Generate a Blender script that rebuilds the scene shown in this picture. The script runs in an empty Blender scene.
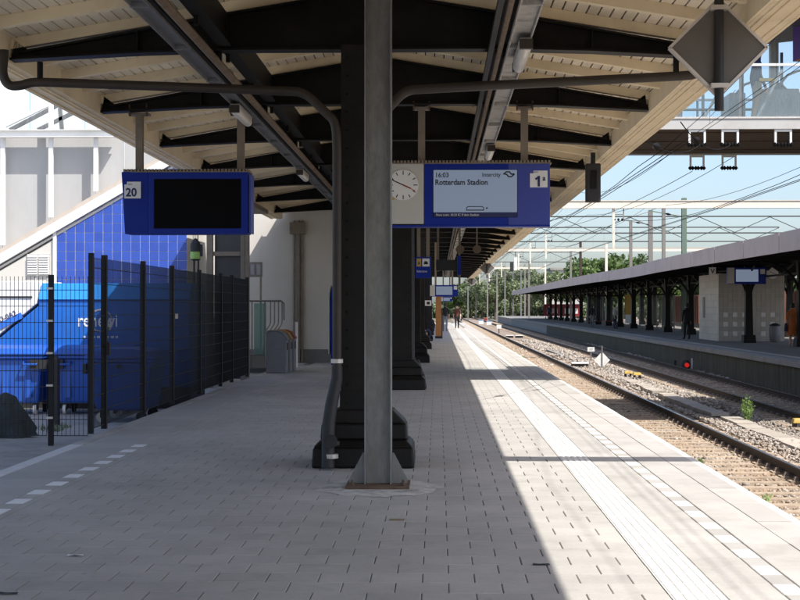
import bpy, math, random
import numpy as np
from mathutils import Vector, Matrix, Euler
random.seed(7); RNG = np.random.default_rng(7)
C = bpy.context.scene.collection
R = math.radians

# ------------------------------------------------------------------ camera, sky, sun, exposure
FPX, VPX, HZ, EYE = 1480.0, 438.0, 307.0, 1.57       # focal length / vanishing point in 800x600 pixels, eye height
cam_d = bpy.data.cameras.new('camera'); cam = bpy.data.objects.new('camera', cam_d); C.objects.link(cam)
cam_d.sensor_width = 36.0; cam_d.lens = 36.0*FPX/800.0; cam_d.clip_start = 0.1; cam_d.clip_end = 4000
cam.location = (0, 0, EYE)
cam.rotation_euler = (R(90)+math.atan((HZ-300)/FPX), 0, math.atan((VPX-400)/FPX))
bpy.context.scene.camera = cam
SUN = Vector((0.59, -0.50, 1.0)).normalized()         # direction to the sun
sun_el = math.asin(SUN.z); sun_az = math.atan2(SUN.x, SUN.y)
w = bpy.data.worlds.new('World'); bpy.context.scene.world = w; w.use_nodes = True
wn = w.node_tree; bg = wn.nodes['Background']
sky = wn.nodes.new('ShaderNodeTexSky'); sky.sky_type = 'NISHITA'; sky.sun_disc = False
sky.sun_elevation = sun_el; sky.sun_rotation = sun_az; sky.air_density = 0.8; sky.dust_density = 2.1; sky.ozone_density = 1.4
wn.links.new(sky.outputs[0], bg.inputs[0]); bg.inputs[1].default_value = 0.106
sl = bpy.data.lights.new('sun', 'SUN'); sl.energy = 3.0; sl.angle = R(0.53); sl.color = (1.0, 0.955, 0.88)
so = bpy.data.objects.new('sun', sl); C.objects.link(so); so.location = (20, -20, 40)
so.rotation_euler = SUN.to_track_quat('Z', 'Y').to_euler()
sc = bpy.context.scene
sc.view_settings.view_transform = 'Standard'; sc.view_settings.look = 'None'
sc.view_settings.exposure = 1.2; sc.view_settings.gamma = 1.0; sc.view_settings.use_curve_mapping = False
sc.render.resolution_x = 1024; sc.render.resolution_y = 768

CR = Euler(cam.rotation_euler).to_matrix()
def ray(px, py): return CR @ Vector(((px-400)/FPX, -(py-300)/FPX, -1.0))
def G(px, py, z=0.0):
    d = ray(px, py); t = (z-EYE)/d.z; return Vector((d.x*t, d.y*t, z))
def AY(px, py, Y):
    d = ray(px, py); t = Y/d.y; return Vector((d.x*t, Y, EYE+d.z*t))
def AXp(px, py, X):
    d = ray(px, py); t = X/d.x; return Vector((X, d.y*t, EYE+d.z*t))
CRI = CR.transposed()
def project(x, y, z):
    v = CRI @ Vector((x, y, z-EYE)); return (400+FPX*v.x/-v.z, 300-FPX*v.y/-v.z) if v.z < -0.1 else (-9999, -9999)

# ------------------------------------------------------------------ materials
def mat(name, col, rough=0.7, metal=0.0, var=0.12, scale=6.0, bump=0.0, bscale=60.0, dirt=None, dirt_amt=0.0, dscale=1.5, stretch=(1,1,1), spec=0.5, emit=None, es=0.0, objrnd=0.0, alpha=1.0, trans=0.0):
    m = bpy.data.materials.new(name); m.use_nodes = True; n = m.node_tree.nodes; l = m.node_tree.links
    p = n['Principled BSDF']; p.inputs['Roughness'].default_value = rough; p.inputs['Metallic'].default_value = metal
    p.inputs['Specular IOR Level'].default_value = spec
    tc = n.new('ShaderNodeNewGeometry'); mp = n.new('ShaderNodeMapping'); mp.inputs['Scale'].default_value = stretch
    l.new(tc.outputs['Position'], mp.inputs[0])
    nz = n.new('ShaderNodeTexNoise'); nz.inputs['Scale'].default_value = scale; nz.inputs['Detail'].default_value = 6; nz.inputs['Roughness'].default_value = 0.65
    l.new(mp.outputs[0], nz.inputs['Vector'])
    rp = n.new('ShaderNodeMapRange'); rp.inputs[1].default_value = 0.25; rp.inputs[2].default_value = 0.75
    rp.inputs[3].default_value = 1-var; rp.inputs[4].default_value = 1+var; l.new(nz.outputs[0], rp.inputs[0])
    mul = n.new('ShaderNodeMix'); mul.data_type = 'RGBA'; mul.blend_type = 'MULTIPLY'; mul.inputs[0].default_value = 1
    mul.inputs[6].default_value = (*col, 1); cb = n.new('ShaderNodeCombineColor')
    for i in range(3): l.new(rp.outputs[0], cb.inputs[i])
    l.new(cb.outputs[0], mul.inputs[7]); out = mul.outputs[2]
    if objrnd:
        oi = n.new('ShaderNodeObjectInfo'); r2 = n.new('ShaderNodeMapRange'); r2.inputs[3].default_value = 1-objrnd; r2.inputs[4].default_value = 1+objrnd
        l.new(oi.outputs['Random'], r2.inputs[0]); m2 = n.new('ShaderNodeMix'); m2.data_type = 'RGBA'; m2.blend_type = 'MULTIPLY'; m2.inputs[0].default_value = 1
        c2 = n.new('ShaderNodeCombineColor')
        for i in range(3): l.new(r2.outputs[0], c2.inputs[i])
        l.new(out, m2.inputs[6]); l.new(c2.outputs[0], m2.inputs[7]); out = m2.outputs[2]
    if dirt:
        n3 = n.new('ShaderNodeTexNoise'); n3.inputs['Scale'].default_value = dscale; n3.inputs['Detail'].default_value = 8; n3.inputs['Roughness'].default_value = 0.7
        l.new(mp.outputs[0], n3.inputs['Vector'])
        r3 = n.new('ShaderNodeMapRange'); r3.inputs[1].default_value = 0.48; r3.inputs[2].default_value = 0.72; r3.inputs[4].default_value = dirt_amt
        l.new(n3.outputs[0], r3.inputs[0]); m3 = n.new('ShaderNodeMix'); m3.data_type = 'RGBA'
        l.new(r3.outputs[0], m3.inputs[0]); l.new(out, m3.inputs[6]); m3.inputs[7].default_value = (*dirt, 1); out = m3.outputs[2]
    l.new(out, p.inputs['Base Color'])
    if bump:
        bz = n.new('ShaderNodeTexNoise'); bz.inputs['Scale'].default_value = bscale; bz.inputs['Detail'].default_value = 5; l.new(mp.outputs[0], bz.inputs['Vector'])
        bm = n.new('ShaderNodeBump'); bm.inputs['Strength'].default_value = bump; bm.inputs['Distance'].default_value = 0.01
        l.new(bz.outputs[0], bm.inputs['Height']); l.new(bm.outputs[0], p.inputs['Normal'])
    if emit: p.inputs['Emission Color'].default_value = (*emit, 1); p.inputs['Emission Strength'].default_value = es
    p.inputs['Alpha'].default_value = alpha; p.inputs['Transmission Weight'].default_value = trans
    return m

def paver_mat(name, col, tile=0.3, x0=0.06, y0=8.14, var=0.075, lines=False):
    m = bpy.data.materials.new(name); m.use_nodes = True; nt = m.node_tree; n = nt.nodes; l = nt.links; p = n['Principled BSDF']
    p.inputs['Roughness'].default_value = 0.82
    g = n.new('ShaderNodeNewGeometry'); s = n.new('ShaderNodeSeparateXYZ'); l.new(g.outputs['Position'], s.inputs[0])
    def M(op, a, b=None, c=None):
        k = n.new('ShaderNodeMath'); k.operation = op
        for i, v in enumerate((a, b, c)):
            if v is None: continue
            if isinstance(v, (int, float)): k.inputs[i].default_value = v
            else: l.new(v, k.inputs[i])
        return k.outputs[0]
    ry = M('DIVIDE', M('SUBTRACT', s.outputs[1], y0-tile*200), tile); row = M('FLOOR', ry)
    off = M('MULTIPLY', M('MODULO', row, 2.0), 0.5)
    cx = M('SUBTRACT', M('DIVIDE', M('SUBTRACT', s.outputs[0], x0-tile*200), tile), off); col_ = M('FLOOR', cx)
    cv = n.new('ShaderNodeCombineXYZ'); l.new(row, cv.inputs[0]); l.new(col_, cv.inputs[1])
    wnz = n.new('ShaderNodeTexWhiteNoise'); wnz.noise_dimensions = '2D'; l.new(cv.outputs[0], wnz.inputs['Vector'])
    val = M('MULTIPLY_ADD', wnz.outputs[0], var*1.3, 1-var*0.65)
    def noise(sc_, det, lo, hi, a, b):
        z = n.new('ShaderNodeTexNoise'); z.inputs['Scale'].default_value = sc_; z.inputs['Detail'].default_value = det; z.inputs['Roughness'].default_value = 0.7
        l.new(g.outputs['Position'], z.inputs['Vector'])
        r = n.new('ShaderNodeMapRange'); r.inputs[1].default_value = lo; r.inputs[2].default_value = hi; r.inputs[3].default_value = a; r.inputs[4].default_value = b
        l.new(z.outputs[0], r.inputs[0]); return r.outputs[0]
    val = M('MULTIPLY', val, noise(0.55, 7, 0.3, 0.7, 0.80, 1.12))
    val = M('MULTIPLY', val, noise(45, 4, 0.3, 0.7, 0.93, 1.06))
    val = M('MULTIPLY', val, noise(3.2, 8, 0.52, 0.80, 1.0, 0.76))
    # small old gum spots and scuffs
    vo = n.new('ShaderNodeTexVoronoi'); vo.inputs['Scale'].default_value = 2.6; l.new(g.outputs['Position'], vo.inputs['Vector'])
    sp = n.new('ShaderNodeMapRange'); sp.inputs[1].default_value = 0.03; sp.inputs[2].default_value = 0.055; sp.inputs[3].default_value = 0.66; sp.inputs[4].default_value = 1.0
    l.new(vo.outputs['Distance'], sp.inputs[0]); val = M('MULTIPLY', val, sp.outputs[0])
    if lines:
        fx = M('FRACT', cx); fy = M('FRACT', ry)
        val = M('MULTIPLY', val, M('SUBTRACT', 1.0, M('MULTIPLY', M('LESS_THAN', fx, 0.03), 0.45)))
        val = M('MULTIPLY', val, M('SUBTRACT', 1.0, M('MULTIPLY', M('LESS_THAN', fy, 0.015), 0.2)))
    mul = n.new('ShaderNodeMix'); mul.data_type = 'RGBA'; mul.blend_type = 'MULTIPLY'; mul.inputs[0].default_value = 1; mul.inputs[6].default_value = (*col, 1)
    cb = n.new('ShaderNodeCombineColor')
    for i in range(3): l.new(val, cb.inputs[i])
    l.new(cb.outputs[0], mul.inputs[7]); l.new(mul.outputs[2], p.inputs['Base Color'])
    bz = n.new('ShaderNodeTexNoise'); bz.inputs['Scale'].default_value = 120; l.new(g.outputs['Position'], bz.inputs['Vector'])
    bm = n.new('ShaderNodeBump'); bm.inputs['Strength'].default_value = 0.25; bm.inputs['Distance'].default_value = 0.004
    l.new(bz.outputs[0], bm.inputs['Height']); l.new(bm.outputs[0], p.inputs['Normal'])
    return m

def leaf_mat(name, a, b):
    m = bpy.data.materials.new(name); m.use_nodes = True; n = m.node_tree.nodes; l = m.node_tree.links; p = n['Principled BSDF']
    g = n.new('ShaderNodeNewGeometry'); r = n.new('ShaderNodeValToRGB'); l.new(g.outputs['Random Per Island'], r.inputs[0])
    r.color_ramp.elements[0].color = (*a, 1); r.color_ramp.elements[1].color = (*b, 1); l.new(r.outputs[0], p.inputs['Base Color'])
    p.inputs['Roughness'].default_value = 0.6
    tr = n.new('ShaderNodeBsdfTranslucent'); l.new(r.outputs[0], tr.inputs[0]); mx = n.new('ShaderNodeMixShader'); mx.inputs[0].default_value = 0.3
    l.new(p.outputs[0], mx.inputs[1]); l.new(tr.outputs[0], mx.inputs[2]); l.new(mx.outputs[0], n['Material Output'].inputs[0])
    return m
def stone_mat(name):
    m = bpy.data.materials.new(name); m.use_nodes = True; n = m.node_tree.nodes; l = m.node_tree.links; p = n['Principled BSDF']; p.inputs['Roughness'].default_value = 0.9
    g = n.new('ShaderNodeNewGeometry'); r = n.new('ShaderNodeValToRGB'); l.new(g.outputs['Random Per Island'], r.inputs[0])
    e = r.color_ramp.elements; e[0].color = (.15, .13, .11, 1); e[1].color = (.46, .425, .385, 1); k = e.new(.5); k.color = (.31, .275, .24, 1)
    # rust dust from the rails, by distance across the track
    z = n.new('ShaderNodeTexNoise'); z.inputs['Scale'].default_value = 1.1; z.inputs['Detail'].default_value = 5; l.new(g.outputs['Position'], z.inputs['Vector'])
    rr = n.new('ShaderNodeMapRange'); rr.inputs[1].default_value = .36; rr.inputs[2].default_value = .60; rr.inputs[4].default_value = .8; l.new(z.outputs[0], rr.inputs[0])
    mx = n.new('ShaderNodeMix'); mx.data_type = 'RGBA'; sx_ = n.new('ShaderNodeSeparateXYZ'); l.new(g.outputs['Position'], sx_.inputs[0]); rx_ = n.new('ShaderNodeMapRange'); rx_.inputs[1].default_value = 5.15; rx_.inputs[2].default_value = 6.1; rx_.inputs[3].default_value = 1.0; rx_.inputs[4].default_value = .22; l.new(sx_.outputs[0], rx_.inputs[0])
    mu_ = n.new('ShaderNodeMath'); mu_.operation = 'MULTIPLY'; l.new(rr.outputs[0], mu_.inputs[0]); l.new(rx_.outputs[0], mu_.inputs[1]); l.new(mu_.outputs[0], mx.inputs[0]); l.new(r.outputs[0], mx.inputs[6]); mx.inputs[7].default_value = (.33, .22, .14, 1)
    l.new(mx.outputs[2], p.inputs['Base Color']); return m
def glass_mat(name, col=(.75, .85, .88), alpha=0.25, rough=0.05):
    m = bpy.data.materials.new(name); m.use_nodes = True; n = m.node_tree.nodes; l = m.node_tree.links
    p = n['Principled BSDF']; p.inputs['Base Color'].default_value = (*col, 1); p.inputs['Roughness'].default_value = rough
    t = n.new('ShaderNodeBsdfTransparent'); t.inputs[0].default_value = (.9, .95, .96, 1); mx = n.new('ShaderNodeMixShader'); mx.inputs[0].default_value = alpha
    l.new(t.outputs[0], mx.inputs[1]); l.new(p.outputs[0], mx.inputs[2]); l.new(mx.outputs[0], n['Material Output'].inputs[0]); return m

PV = paver_mat('paver', (.438, .420, .392)); PVL = paver_mat('paver_far', (.430, .411, .383), lines=True)
SLABD = mat('edge_slab_dark', (.385, .37, .35), .85, var=.1, scale=4, objrnd=.08)
SLAB = mat('edge_slab', (.43, .41, .385), .85, var=.07, scale=2.5, bump=.2, bscale=90, dirt=(.22, .20, .18), dirt_amt=.45, dscale=1.3, objrnd=.05)
COPE = mat('coping_white', (.66, .64, .60), .8, var=.08, scale=8, dirt=(.34, .31, .28), dirt_amt=.5, dscale=5)
TACT = mat('tactile_white', (.69, .675, .64), .75, var=.06, scale=9, dirt=(.45, .43, .40), dirt_amt=.55, dscale=2.4, stretch=(3, .6, 1), objrnd=.04)
DASH = mat('dash_white', (.66, .645, .61), .8, var=.08, scale=12, dirt=(.36, .34, .31), dirt_amt=.5, dscale=9, objrnd=.06)
SAND = mat('joint_sand', (.17, .155, .135), .95, var=.3, scale=40)
CONC = mat('concrete', (.30, .285, .265), .9, var=.15, scale=3, bump=.3, bscale=50, dirt=(.12, .11, .10), dirt_amt=.6)
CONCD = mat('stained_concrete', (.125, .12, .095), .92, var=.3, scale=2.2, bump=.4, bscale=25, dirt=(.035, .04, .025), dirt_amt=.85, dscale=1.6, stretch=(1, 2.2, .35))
BLK = mat('black_iron', (.0065, .006, .0055), .55, var=.25, scale=5, bump=.12, bscale=40, dirt=(.020, .015, .011), dirt_amt=.5, dscale=3, spec=.2)
BLKF = mat('black_fence', (.012, .012, .013), .5, spec=.3)
CREAM = mat('cream_paint', (.84, .715, .50), .65, var=.08, scale=1.8, dirt=(.50, .40, .28), dirt_amt=.5, dscale=1.1, objrnd=.05, bump=.08, bscale=30)
CREAMP = mat('cream_planks', (.82, .72, .56), .7, var=.10, scale=3.5, dirt=(.40, .30, .20), dirt_amt=.6, dscale=1.6, objrnd=.07, stretch=(1, .25, 1))
BLKC = mat('black_iron_worn', (.006, .0055, .005), .5, var=.35, scale=7, bump=.2, bscale=30, dirt=(.024, .015, .010), dirt_amt=.6, dscale=3.0, spec=.3)
FELT = mat('roof_felt', (.02, .019, .018), .95)
GALV = mat('galvanised', (.25, .25, .245), .5, metal=.65, var=.22, scale=22, dirt=(.17, .165, .155), dirt_amt=.7, dscale=5, stretch=(1, 1, .35), bump=.05, bscale=30)
RUST = mat('rusty_plate', (.13, .085, .055), .85, var=.4, scale=14, dirt=(.055, .03, .02), dirt_amt=.8, dscale=9, bump=.4, bscale=60)
PIPE = mat('brown_pipe', (.036, .026, .020), .55, var=.25, scale=5, dirt=(.02, .017, .015), dirt_amt=.6)
PIPEG = mat('grey_pipe', (.022, .0215, .022), .6, var=.25, scale=8, dirt=(.05, .045, .04), dirt_amt=.5, dscale=5)
CONDU = mat('rusty_conduit', (.17, .125, .085), .75, var=.3, scale=9, dirt=(.10, .055, .03), dirt_amt=.8, dscale=5)
TRUNK = mat('trunking', (.20, .205, .22), .55, metal=.3, var=.2, scale=6, dirt=(.07, .065, .06), dirt_amt=.7, dscale=3)
TRUNKW = mat('trunking_white', (.42, .40, .37), .6, var=.15, scale=6, dirt=(.10, .09, .08), dirt_amt=.75, dscale=4)
LAMPW = mat('lamp_cover', (.72, .70, .65), .35, var=.05, dirt=(.3, .25, .2), dirt_amt=.4, dscale=4)
POSTB = mat('taupe_post', (.22, .18, .14), .6, var=.1, scale=6, dirt=(.10, .07, .05), dirt_amt=.5, dscale=4)
NSBL = mat('sign_blue', (.003, .022, .27), .45, spec=.25, var=.06, scale=3)
NSBLD = mat('sign_blue_side', (.035, .055, .32), .4, var=.06)
SCRN = mat('screen_lit', (.05, .06, .08), .25, emit=(.33, .41, .56), es=.19, var=.02)
SCRND = mat('screen_dark', (.003, .003, .0035), .6, var=.02, spec=.08)
SWHITE = mat('sign_white', (.74, .74, .73), .5, var=.03)
INK = mat('ink_navy', (.01, .018, .10), .5, var=.02)
INKB = mat('ink_black', (.008, .008, .01), .5, var=.02)
REDI = mat('red_paint', (.55, .02, .02), .5)
YEL = mat('yellow_paint', (.50, .33, .06), .5, dirt=(.3, .2, .1), dirt_amt=.5)
CLKP = mat('clock_panel', (.52, .51, .47), .55, var=.03)
SIGNB = mat('sign_back_grey', (.135, .125, .115), .5, var=.08, scale=6, metal=.2)
ALU = mat('aluminium', (.60, .56, .52), .45, metal=.4, var=.12, scale=10)
RAILS = mat('rail_side', (.045, .030, .022), .75, var=.3, scale=10)
RAILT = mat('rail_top', (.46, .44, .42), .25, metal=.9, var=.1)
SLEEP = mat('sleeper', (.40, .315, .23), .92, var=.25, scale=9, bump=.4, bscale=60, dirt=(.14, .09, .06), dirt_amt=.7, dscale=5, objrnd=.12)
BALB = mat('ballast_bed', (.26, .20, .155), .95, var=.45, scale=26, bump=1.0, bscale=28, dirt=(.30, .27, .24), dirt_amt=.6, dscale=14)
STONE = stone_mat('ballast_stone')
EARTH = mat('earth', (.15, .135, .10), .95, var=.3, scale=.6, dirt=(.06, .08, .03), dirt_amt=.8, dscale=.15)
YARD = mat('yard_paving', (.34, .335, .32), .9, var=.15, scale=2.5, bump=.3, bscale=40, dirt=(.10, .095, .085), dirt_amt=.5)
BLUEC = mat('container_blue', (.010, .13, .52), .45, var=.10, scale=1.5, dirt=(.03, .07, .2), dirt_amt=.4, dscale=2)
BLUEB = mat('bin_blue', (.014, .09, .43), .4, var=.08, scale=3, dirt=(.02, .05, .25), dirt_amt=.4)
RUB = mat('rubber', (.015, .015, .015), .8)
DKPL = mat('dark_plastic', (.02, .02, .022), .6)
WHITEP = mat('white_paint', (.76, .76, .75), .5, var=.05, scale=2, dirt=(.5, .48, .44), dirt_amt=.4, dscale=1.2)
WPANEL = mat('panel_white', (.42, .42, .415), .55, var=.10, scale=1.2, dirt=(.34, .33, .31), dirt_amt=.6, dscale=.9, stretch=(1, 1, .25))
WALLW = mat('white_wall', (.60, .575, .53), .8, var=.05, scale=1.3, dirt=(.55, .52, .47), dirt_amt=.35, dscale=.8)
BEIGET = mat('beige_stone', (.46, .40, .34), .85, var=.1, scale=5)
TILEB = mat('blue_tile', (.035, .085, .42), .22, var=.08, scale=4, objrnd=.10)
GROUT = mat('grout', (.42, .45, .55), .9)
BROWNU = mat('deck_underside', (.085, .055, .036), .8, var=.35, scale=1.2, dirt=(.02, .013, .009), dirt_amt=.7)
GLS = glass_mat('glass_clear', alpha=.08); GLSF = glass_mat('glass_frosted', (.80, .84, .84), .75, .5)
GLST = glass_mat('glass_teal', (.25, .45, .40), .5, .15); GLSG = glass_mat('glass_grey', (.06, .07, .07), .35, .1)
FASC = mat('fascia_mauve', (.52, .44, .43), .6, var=.05, scale=.8, dirt=(.25, .21, .20), dirt_amt=.4, dscale=.6)
KTILE = mat('kiosk_tile', (.36, .34, .305), .5, var=.05, objrnd=.06)
KTILEL = mat('kiosk_tile_light', (.62, .61, .58), .5)
GRYB = mat('grey_bin', (.17, .175, .19), .55, var=.1)
ORNG = mat('orange_brown', (.42, .17, .045), .6)
MAST = mat('mast_grey', (.20, .19, .175), .6, var=.1, dirt=(.25, .18, .12), dirt_amt=.3)
MASTG = mat('mast_green', (.13, .18, .14), .6)
PDARK = mat('portal_dark', (.045, .045, .042), .7, var=.1)
BEAMW = mat('portal_white', (.72, .66, .56), .6, var=.06)
WIRE = mat('wire_dark', (.012, .012, .013), .85, spec=.1)
LF1 = leaf_mat('leaf_mid', (.05, .095, .022), (.13, .20, .05)); LF2 = leaf_mat('leaf_grey', (.11, .15, .075), (.26, .31, .17)); LFW = leaf_mat('leaf_weed', (.13, .22, .05), (.30, .42, .14)); LF3 = leaf_mat('leaf_dark', (.025, .055, .014), (.075, .13, .03))
BARK = mat('bark', (.085, .065, .05), .9, var=.3, scale=8)
BRNW = mat('barrier_brown', (.17, .075, .05), .8, var=.2, scale=2, objrnd=.12)
REDB = mat('bench_red', (.22, .022, .028), .5)
BLDG = mat('building_grey', (.46, .45, .43), .8, var=.08, scale=.3)
WING = mat('window_glass', (.03, .04, .05), .12)
CAR = mat('car_white', (.75, .76, .78), .25)
SKIN = mat('skin', (.55, .34, .25), .55, var=.03); HAIR = mat('hair_dark', (.018, .013, .010), .6)
CLB = mat('cloth_black', (.010, .010, .012), .85); CLG = mat('cloth_grey', (.16, .165, .18), .85); CLO = mat('cloth_orange', (.40, .115, .025), .85)
CLN = mat('cloth_navy', (.015, .022, .06), .85); CLT = mat('cloth_tan', (.33, .26, .19), .85); CLW = mat('cloth_white', (.6, .6, .6), .85); CLR = mat('cloth_rust', (.10, .03, .02), .85)
TARP = mat('dark_heap', (.035, .045, .05), .85, var=.3, scale=5, bump=.6, bscale=9)
PURP = mat('poster_purple', (.10, .05, .30), .5)
GRNL = mat('beacon_green', (.30, .50, .12), .4)
INSU = mat('insulator', (.008, .007, .007), .6, spec=.15)

# ------------------------------------------------------------------ mesh helpers
class MB:
    def __init__(s): s.v = []; s.f = []; s.m = []
    def add(s, vs, fs, mi=0):
        o = len(s.v); s.v += [tuple(v) for v in vs]; s.f += [tuple(i+o for i in f) for f in fs]; s.m += [mi]*len(fs); return s
    def box(s, x0, x1, y0, y1, z0, z1, mi=0):
        vs = [(x0,y0,z0),(x1,y0,z0),(x1,y1,z0),(x0,y1,z0),(x0,y0,z1),(x1,y0,z1),(x1,y1,z1),(x0,y1,z1)]
        return s.add(vs, [(0,3,2,1),(4,5,6,7),(0,1,5,4),(1,2,6,5),(2,3,7,6),(3,0,4,7)], mi)
    def tbox(s, c0, sx0, sy0, c1, sx1, sy1, mi=0):      # tapered box between two levels
        vs = []
        for c, a, b in ((c0, sx0, sy0), (c1, sx1, sy1)):
            vs += [(c[0]-a/2, c[1]-b/2, c[2]), (c[0]+a/2, c[1]-b/2, c[2]), (c[0]+a/2, c[1]+b/2, c[2]), (c[0]-a/2, c[1]+b/2, c[2])]
        return s.add(vs, [(0,3,2,1),(4,5,6,7),(0,1,5,4),(1,2,6,5),(2,3,7,6),(3,0,4,7)], mi)
    def prism_y(s, poly, y0, y1, mi=0):                 # poly in (x,z), counter-clockwise seen from -Y
        k = len(poly); vs = [(x, y0, z) for x, z in poly]+[(x, y1, z) for x, z in poly]
        fs = [tuple(range(k)), tuple(range(2*k-1, k-1, -1))]+[(i, i+k, (i+1) % k+k, (i+1) % k) for i in range(k)]
        return s.add(vs, fs, mi)
    def prism_x(s, poly, x0, x1, mi=0):                 # poly in (y,z)
        k = len(poly); vs = [(x0, y, z) for y, z in poly]+[(x1, y, z) for y, z in poly]
        fs = [tuple(range(k-1, -1, -1)), tuple(range(k, 2*k))]+[((i+1) % k, (i+1) % k+k, i+k, i) for i in range(k)]
        return s.add(vs, fs, mi)
    def bar(s, a, b, wx, wz, mi=0):                     # rectangular bar from a to b
        a = Vector(a); b = Vector(b); d = (b-a).normalized(); u = Vector((0, 0, 1)) if abs(d.z) < .95 else Vector((0, 1, 0))
        r = d.cross(u).normalized(); u = r.cross(d); vs = []
        for p in (a, b):
            for i, j in ((-1,-1),(1,-1),(1,1),(-1,1)): vs.append(p+r*wx/2*i+u*wz/2*j)
        return s.add(vs, [(3,2,1,0),(4,5,6,7),(0,1,5,4),(1,2,6,5),(2,3,7,6),(3,0,4,7)], mi)
    def tube(s, pts, r, n=8, mi=0, cap=True):
        pts = [Vector(p) for p in pts]; k = len(pts); rs = r if isinstance(r, (list, tuple)) else [r]*k; o = len(s.v); pr = None
        for i, p in enumerate(pts):
            d = (pts[min(i+1, k-1)]-pts[max(i-1, 0)]).normalized()
            if pr is None: pr = d.orthogonal().normalized()
            pr = (pr-d*pr.dot(d)).normalized(); q = d.cross(pr)
            for j in range(n):
                a = 2*math.pi*j/n; s.v.append(tuple(p+(pr*math.cos(a)+q*math.sin(a))*rs[i]))
        for i in range(k-1):
            for j in range(n):
                s.f.append((o+i*n+j, o+i*n+(j+1) % n, o+(i+1)*n+(j+1) % n, o+(i+1)*n+j)); s.m.append(mi)
        if cap:
            s.f.append(tuple(o+j for j in range(n-1, -1, -1))); s.f.append(tuple(o+(k-1)*n+j for j in range(n))); s.m += [mi, mi]
        return s
    def lathe(s, c, prof, n=12, mi=0): # prof (r,z)
        return s.tube([(c[0], c[1], c[2]+z+i*1e-6) for i, (r, z) in enumerate(prof)], [max(r, 1e-4) for r, z in prof], n, mi)
    def disc_y(s, c, r, th, n=24, mi=0): return s.tube([(c[0], c[1], c[2]), (c[0], c[1]-th, c[2])], r, n, mi)
    def build(s, name, mats, parent=None, smooth=False, bevel=0, loc=None):
        me = bpy.data.meshes.new(name); me.from_pydata(s.v, [], s.f); me.validate()
        mats = mats if isinstance(mats, (list, tuple)) else [mats]
        for m in mats: me.materials.append(m)
        if len(mats) > 1 and len(me.polygons) == len(s.m): me.polygons.foreach_set('material_index', s.m)
        if smooth:
            me.polygons.foreach_set('use_smooth', [True]*len(me.polygons)); 
            try: me.set_sharp_from_angle(angle=R(40))
            except Exception: pass
        o = bpy.data.objects.new(name, me); C.objects.link(o)
        if parent: o.parent = parent
        if loc is not None: o.location = loc
        if bevel: b = o.modifiers.new('bevel', 'BEVEL'); b.width = bevel; b.segments = 2; b.limit_method = 'ANGLE'
        return o
def tag(o, label=None, cat=None, group=None, kind=None):
    if label: o['label'] = label
    if cat: o['category'] = cat
    if group: o['group'] = group
    if kind: o['kind'] = kind
    return o
def thing(name, label, cat, loc=(0, 0, 0), group=None, rz=0):
    o = bpy.data.objects.new(name, None); C.objects.link(o); o.location = loc; o.rotation_euler.z = rz; o.empty_display_size = .2
    return tag(o, label, cat, group)
def inst(name, mesh, parent=None, loc=(0, 0, 0), rz=0, scale=None):
    o = bpy.data.objects.new(name, mesh); C.objects.link(o); o.location = loc; o.rotation_euler.z = rz
    if scale: o.scale = scale
    if parent: o.parent = parent
    return o
def copy_tree(o, parent=None):
    c = o.copy(); C.objects.link(c); c.parent = parent
    for ch in list(o.children): copy_tree(ch, c)
    return c
def fast_mesh(name, verts, faces_idx, per, mats):
    verts = np.asarray(verts, np.float32).reshape(-1, 3); f = np.asarray(faces_idx, np.int32).ravel(); nf = len(f)//per
    me = bpy.data.meshes.new(name); me.vertices.add(len(verts)); me.vertices.foreach_set('co', verts.ravel())
    me.loops.add(len(f)); me.loops.foreach_set('vertex_index', f); me.polygons.add(nf); me.polygons.foreach_set('loop_start', np.arange(0, nf*per, per, dtype=np.int32))
    try: me.polygons.foreach_set('loop_total', np.full(nf, per, np.int32))
    except Exception: pass
    me.update(calc_edges=True); me.materials.append(mats); return me
def text(name, body, x, y, z, size, m, parent, align='LEFT', sx=1.0, offset=0.0, face='-Y'):
    cu = bpy.data.curves.new(name, 'FONT'); cu.body = body; cu.size = size; cu.align_x = align; cu.extrude = 0.0015; cu.offset = offset; cu.resolution_u = 3
    t = bpy.data.objects.new(name+'_tmp', cu); me = bpy.data.meshes.new_from_object(t); bpy.data.objects.remove(t); bpy.data.curves.remove(cu)
    me.name = name; me.materials.clear(); me.materials.append(m)
    me.transform(Matrix.Diagonal((sx, 1, 1, 1))); me.transform(Matrix.Rotation(R(90), 4, 'X'))
    o = bpy.data.objects.new(name, me); C.objects.link(o); o.location = (x, y, z); o.parent = parent; return o
def strip(mb, pts, wd, y, mi=0, th=.003):            # flat ribbon in an XZ plane
    for (x0, z0), (x1, z1) in zip(pts[:-1], pts[1:]):
        dx, dz = x1-x0, z1-z0; L = math.hypot(dx, dz) or 1; nx, nz = -dz/L*wd/2, dx/L*wd/2; ex, ez = dx/L*wd*.3, dz/L*wd*.3
        mb.prism_y([(x0-nx-ex, z0-nz-ez), (x1-nx+ex, z1-nz+ez), (x1+nx+ex, z1+nz+ez), (x0+nx-ex, z0+nz-ez)], y-th, y, mi)
    return mb

# ------------------------------------------------------------------ the setting: ground, platforms, tracks
tag(MB().box(-900, 900, -200, 2500, -2.2, -1.02).build('ground', EARTH), kind='structure')
tag(MB().prism_x([(-25, -1.6), (140, -1.6), (140, -.30), (22.5, -.30), (19.2, -.15), (-25, -.15)], -70, -4.26).build('yard_pavement', YARD), kind='structure')
plat = MB()
plat.box(-4.2, 2.6, -14, 150, -1.5, -.007); pf = plat.build('platform', SAND); tag(pf, kind='structure')
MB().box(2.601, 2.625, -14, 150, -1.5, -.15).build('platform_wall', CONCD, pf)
MB().box(-4.255, -4.201, -14, 150, -1.5, -.06).build('platform_wall', CONC, pf)
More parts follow.
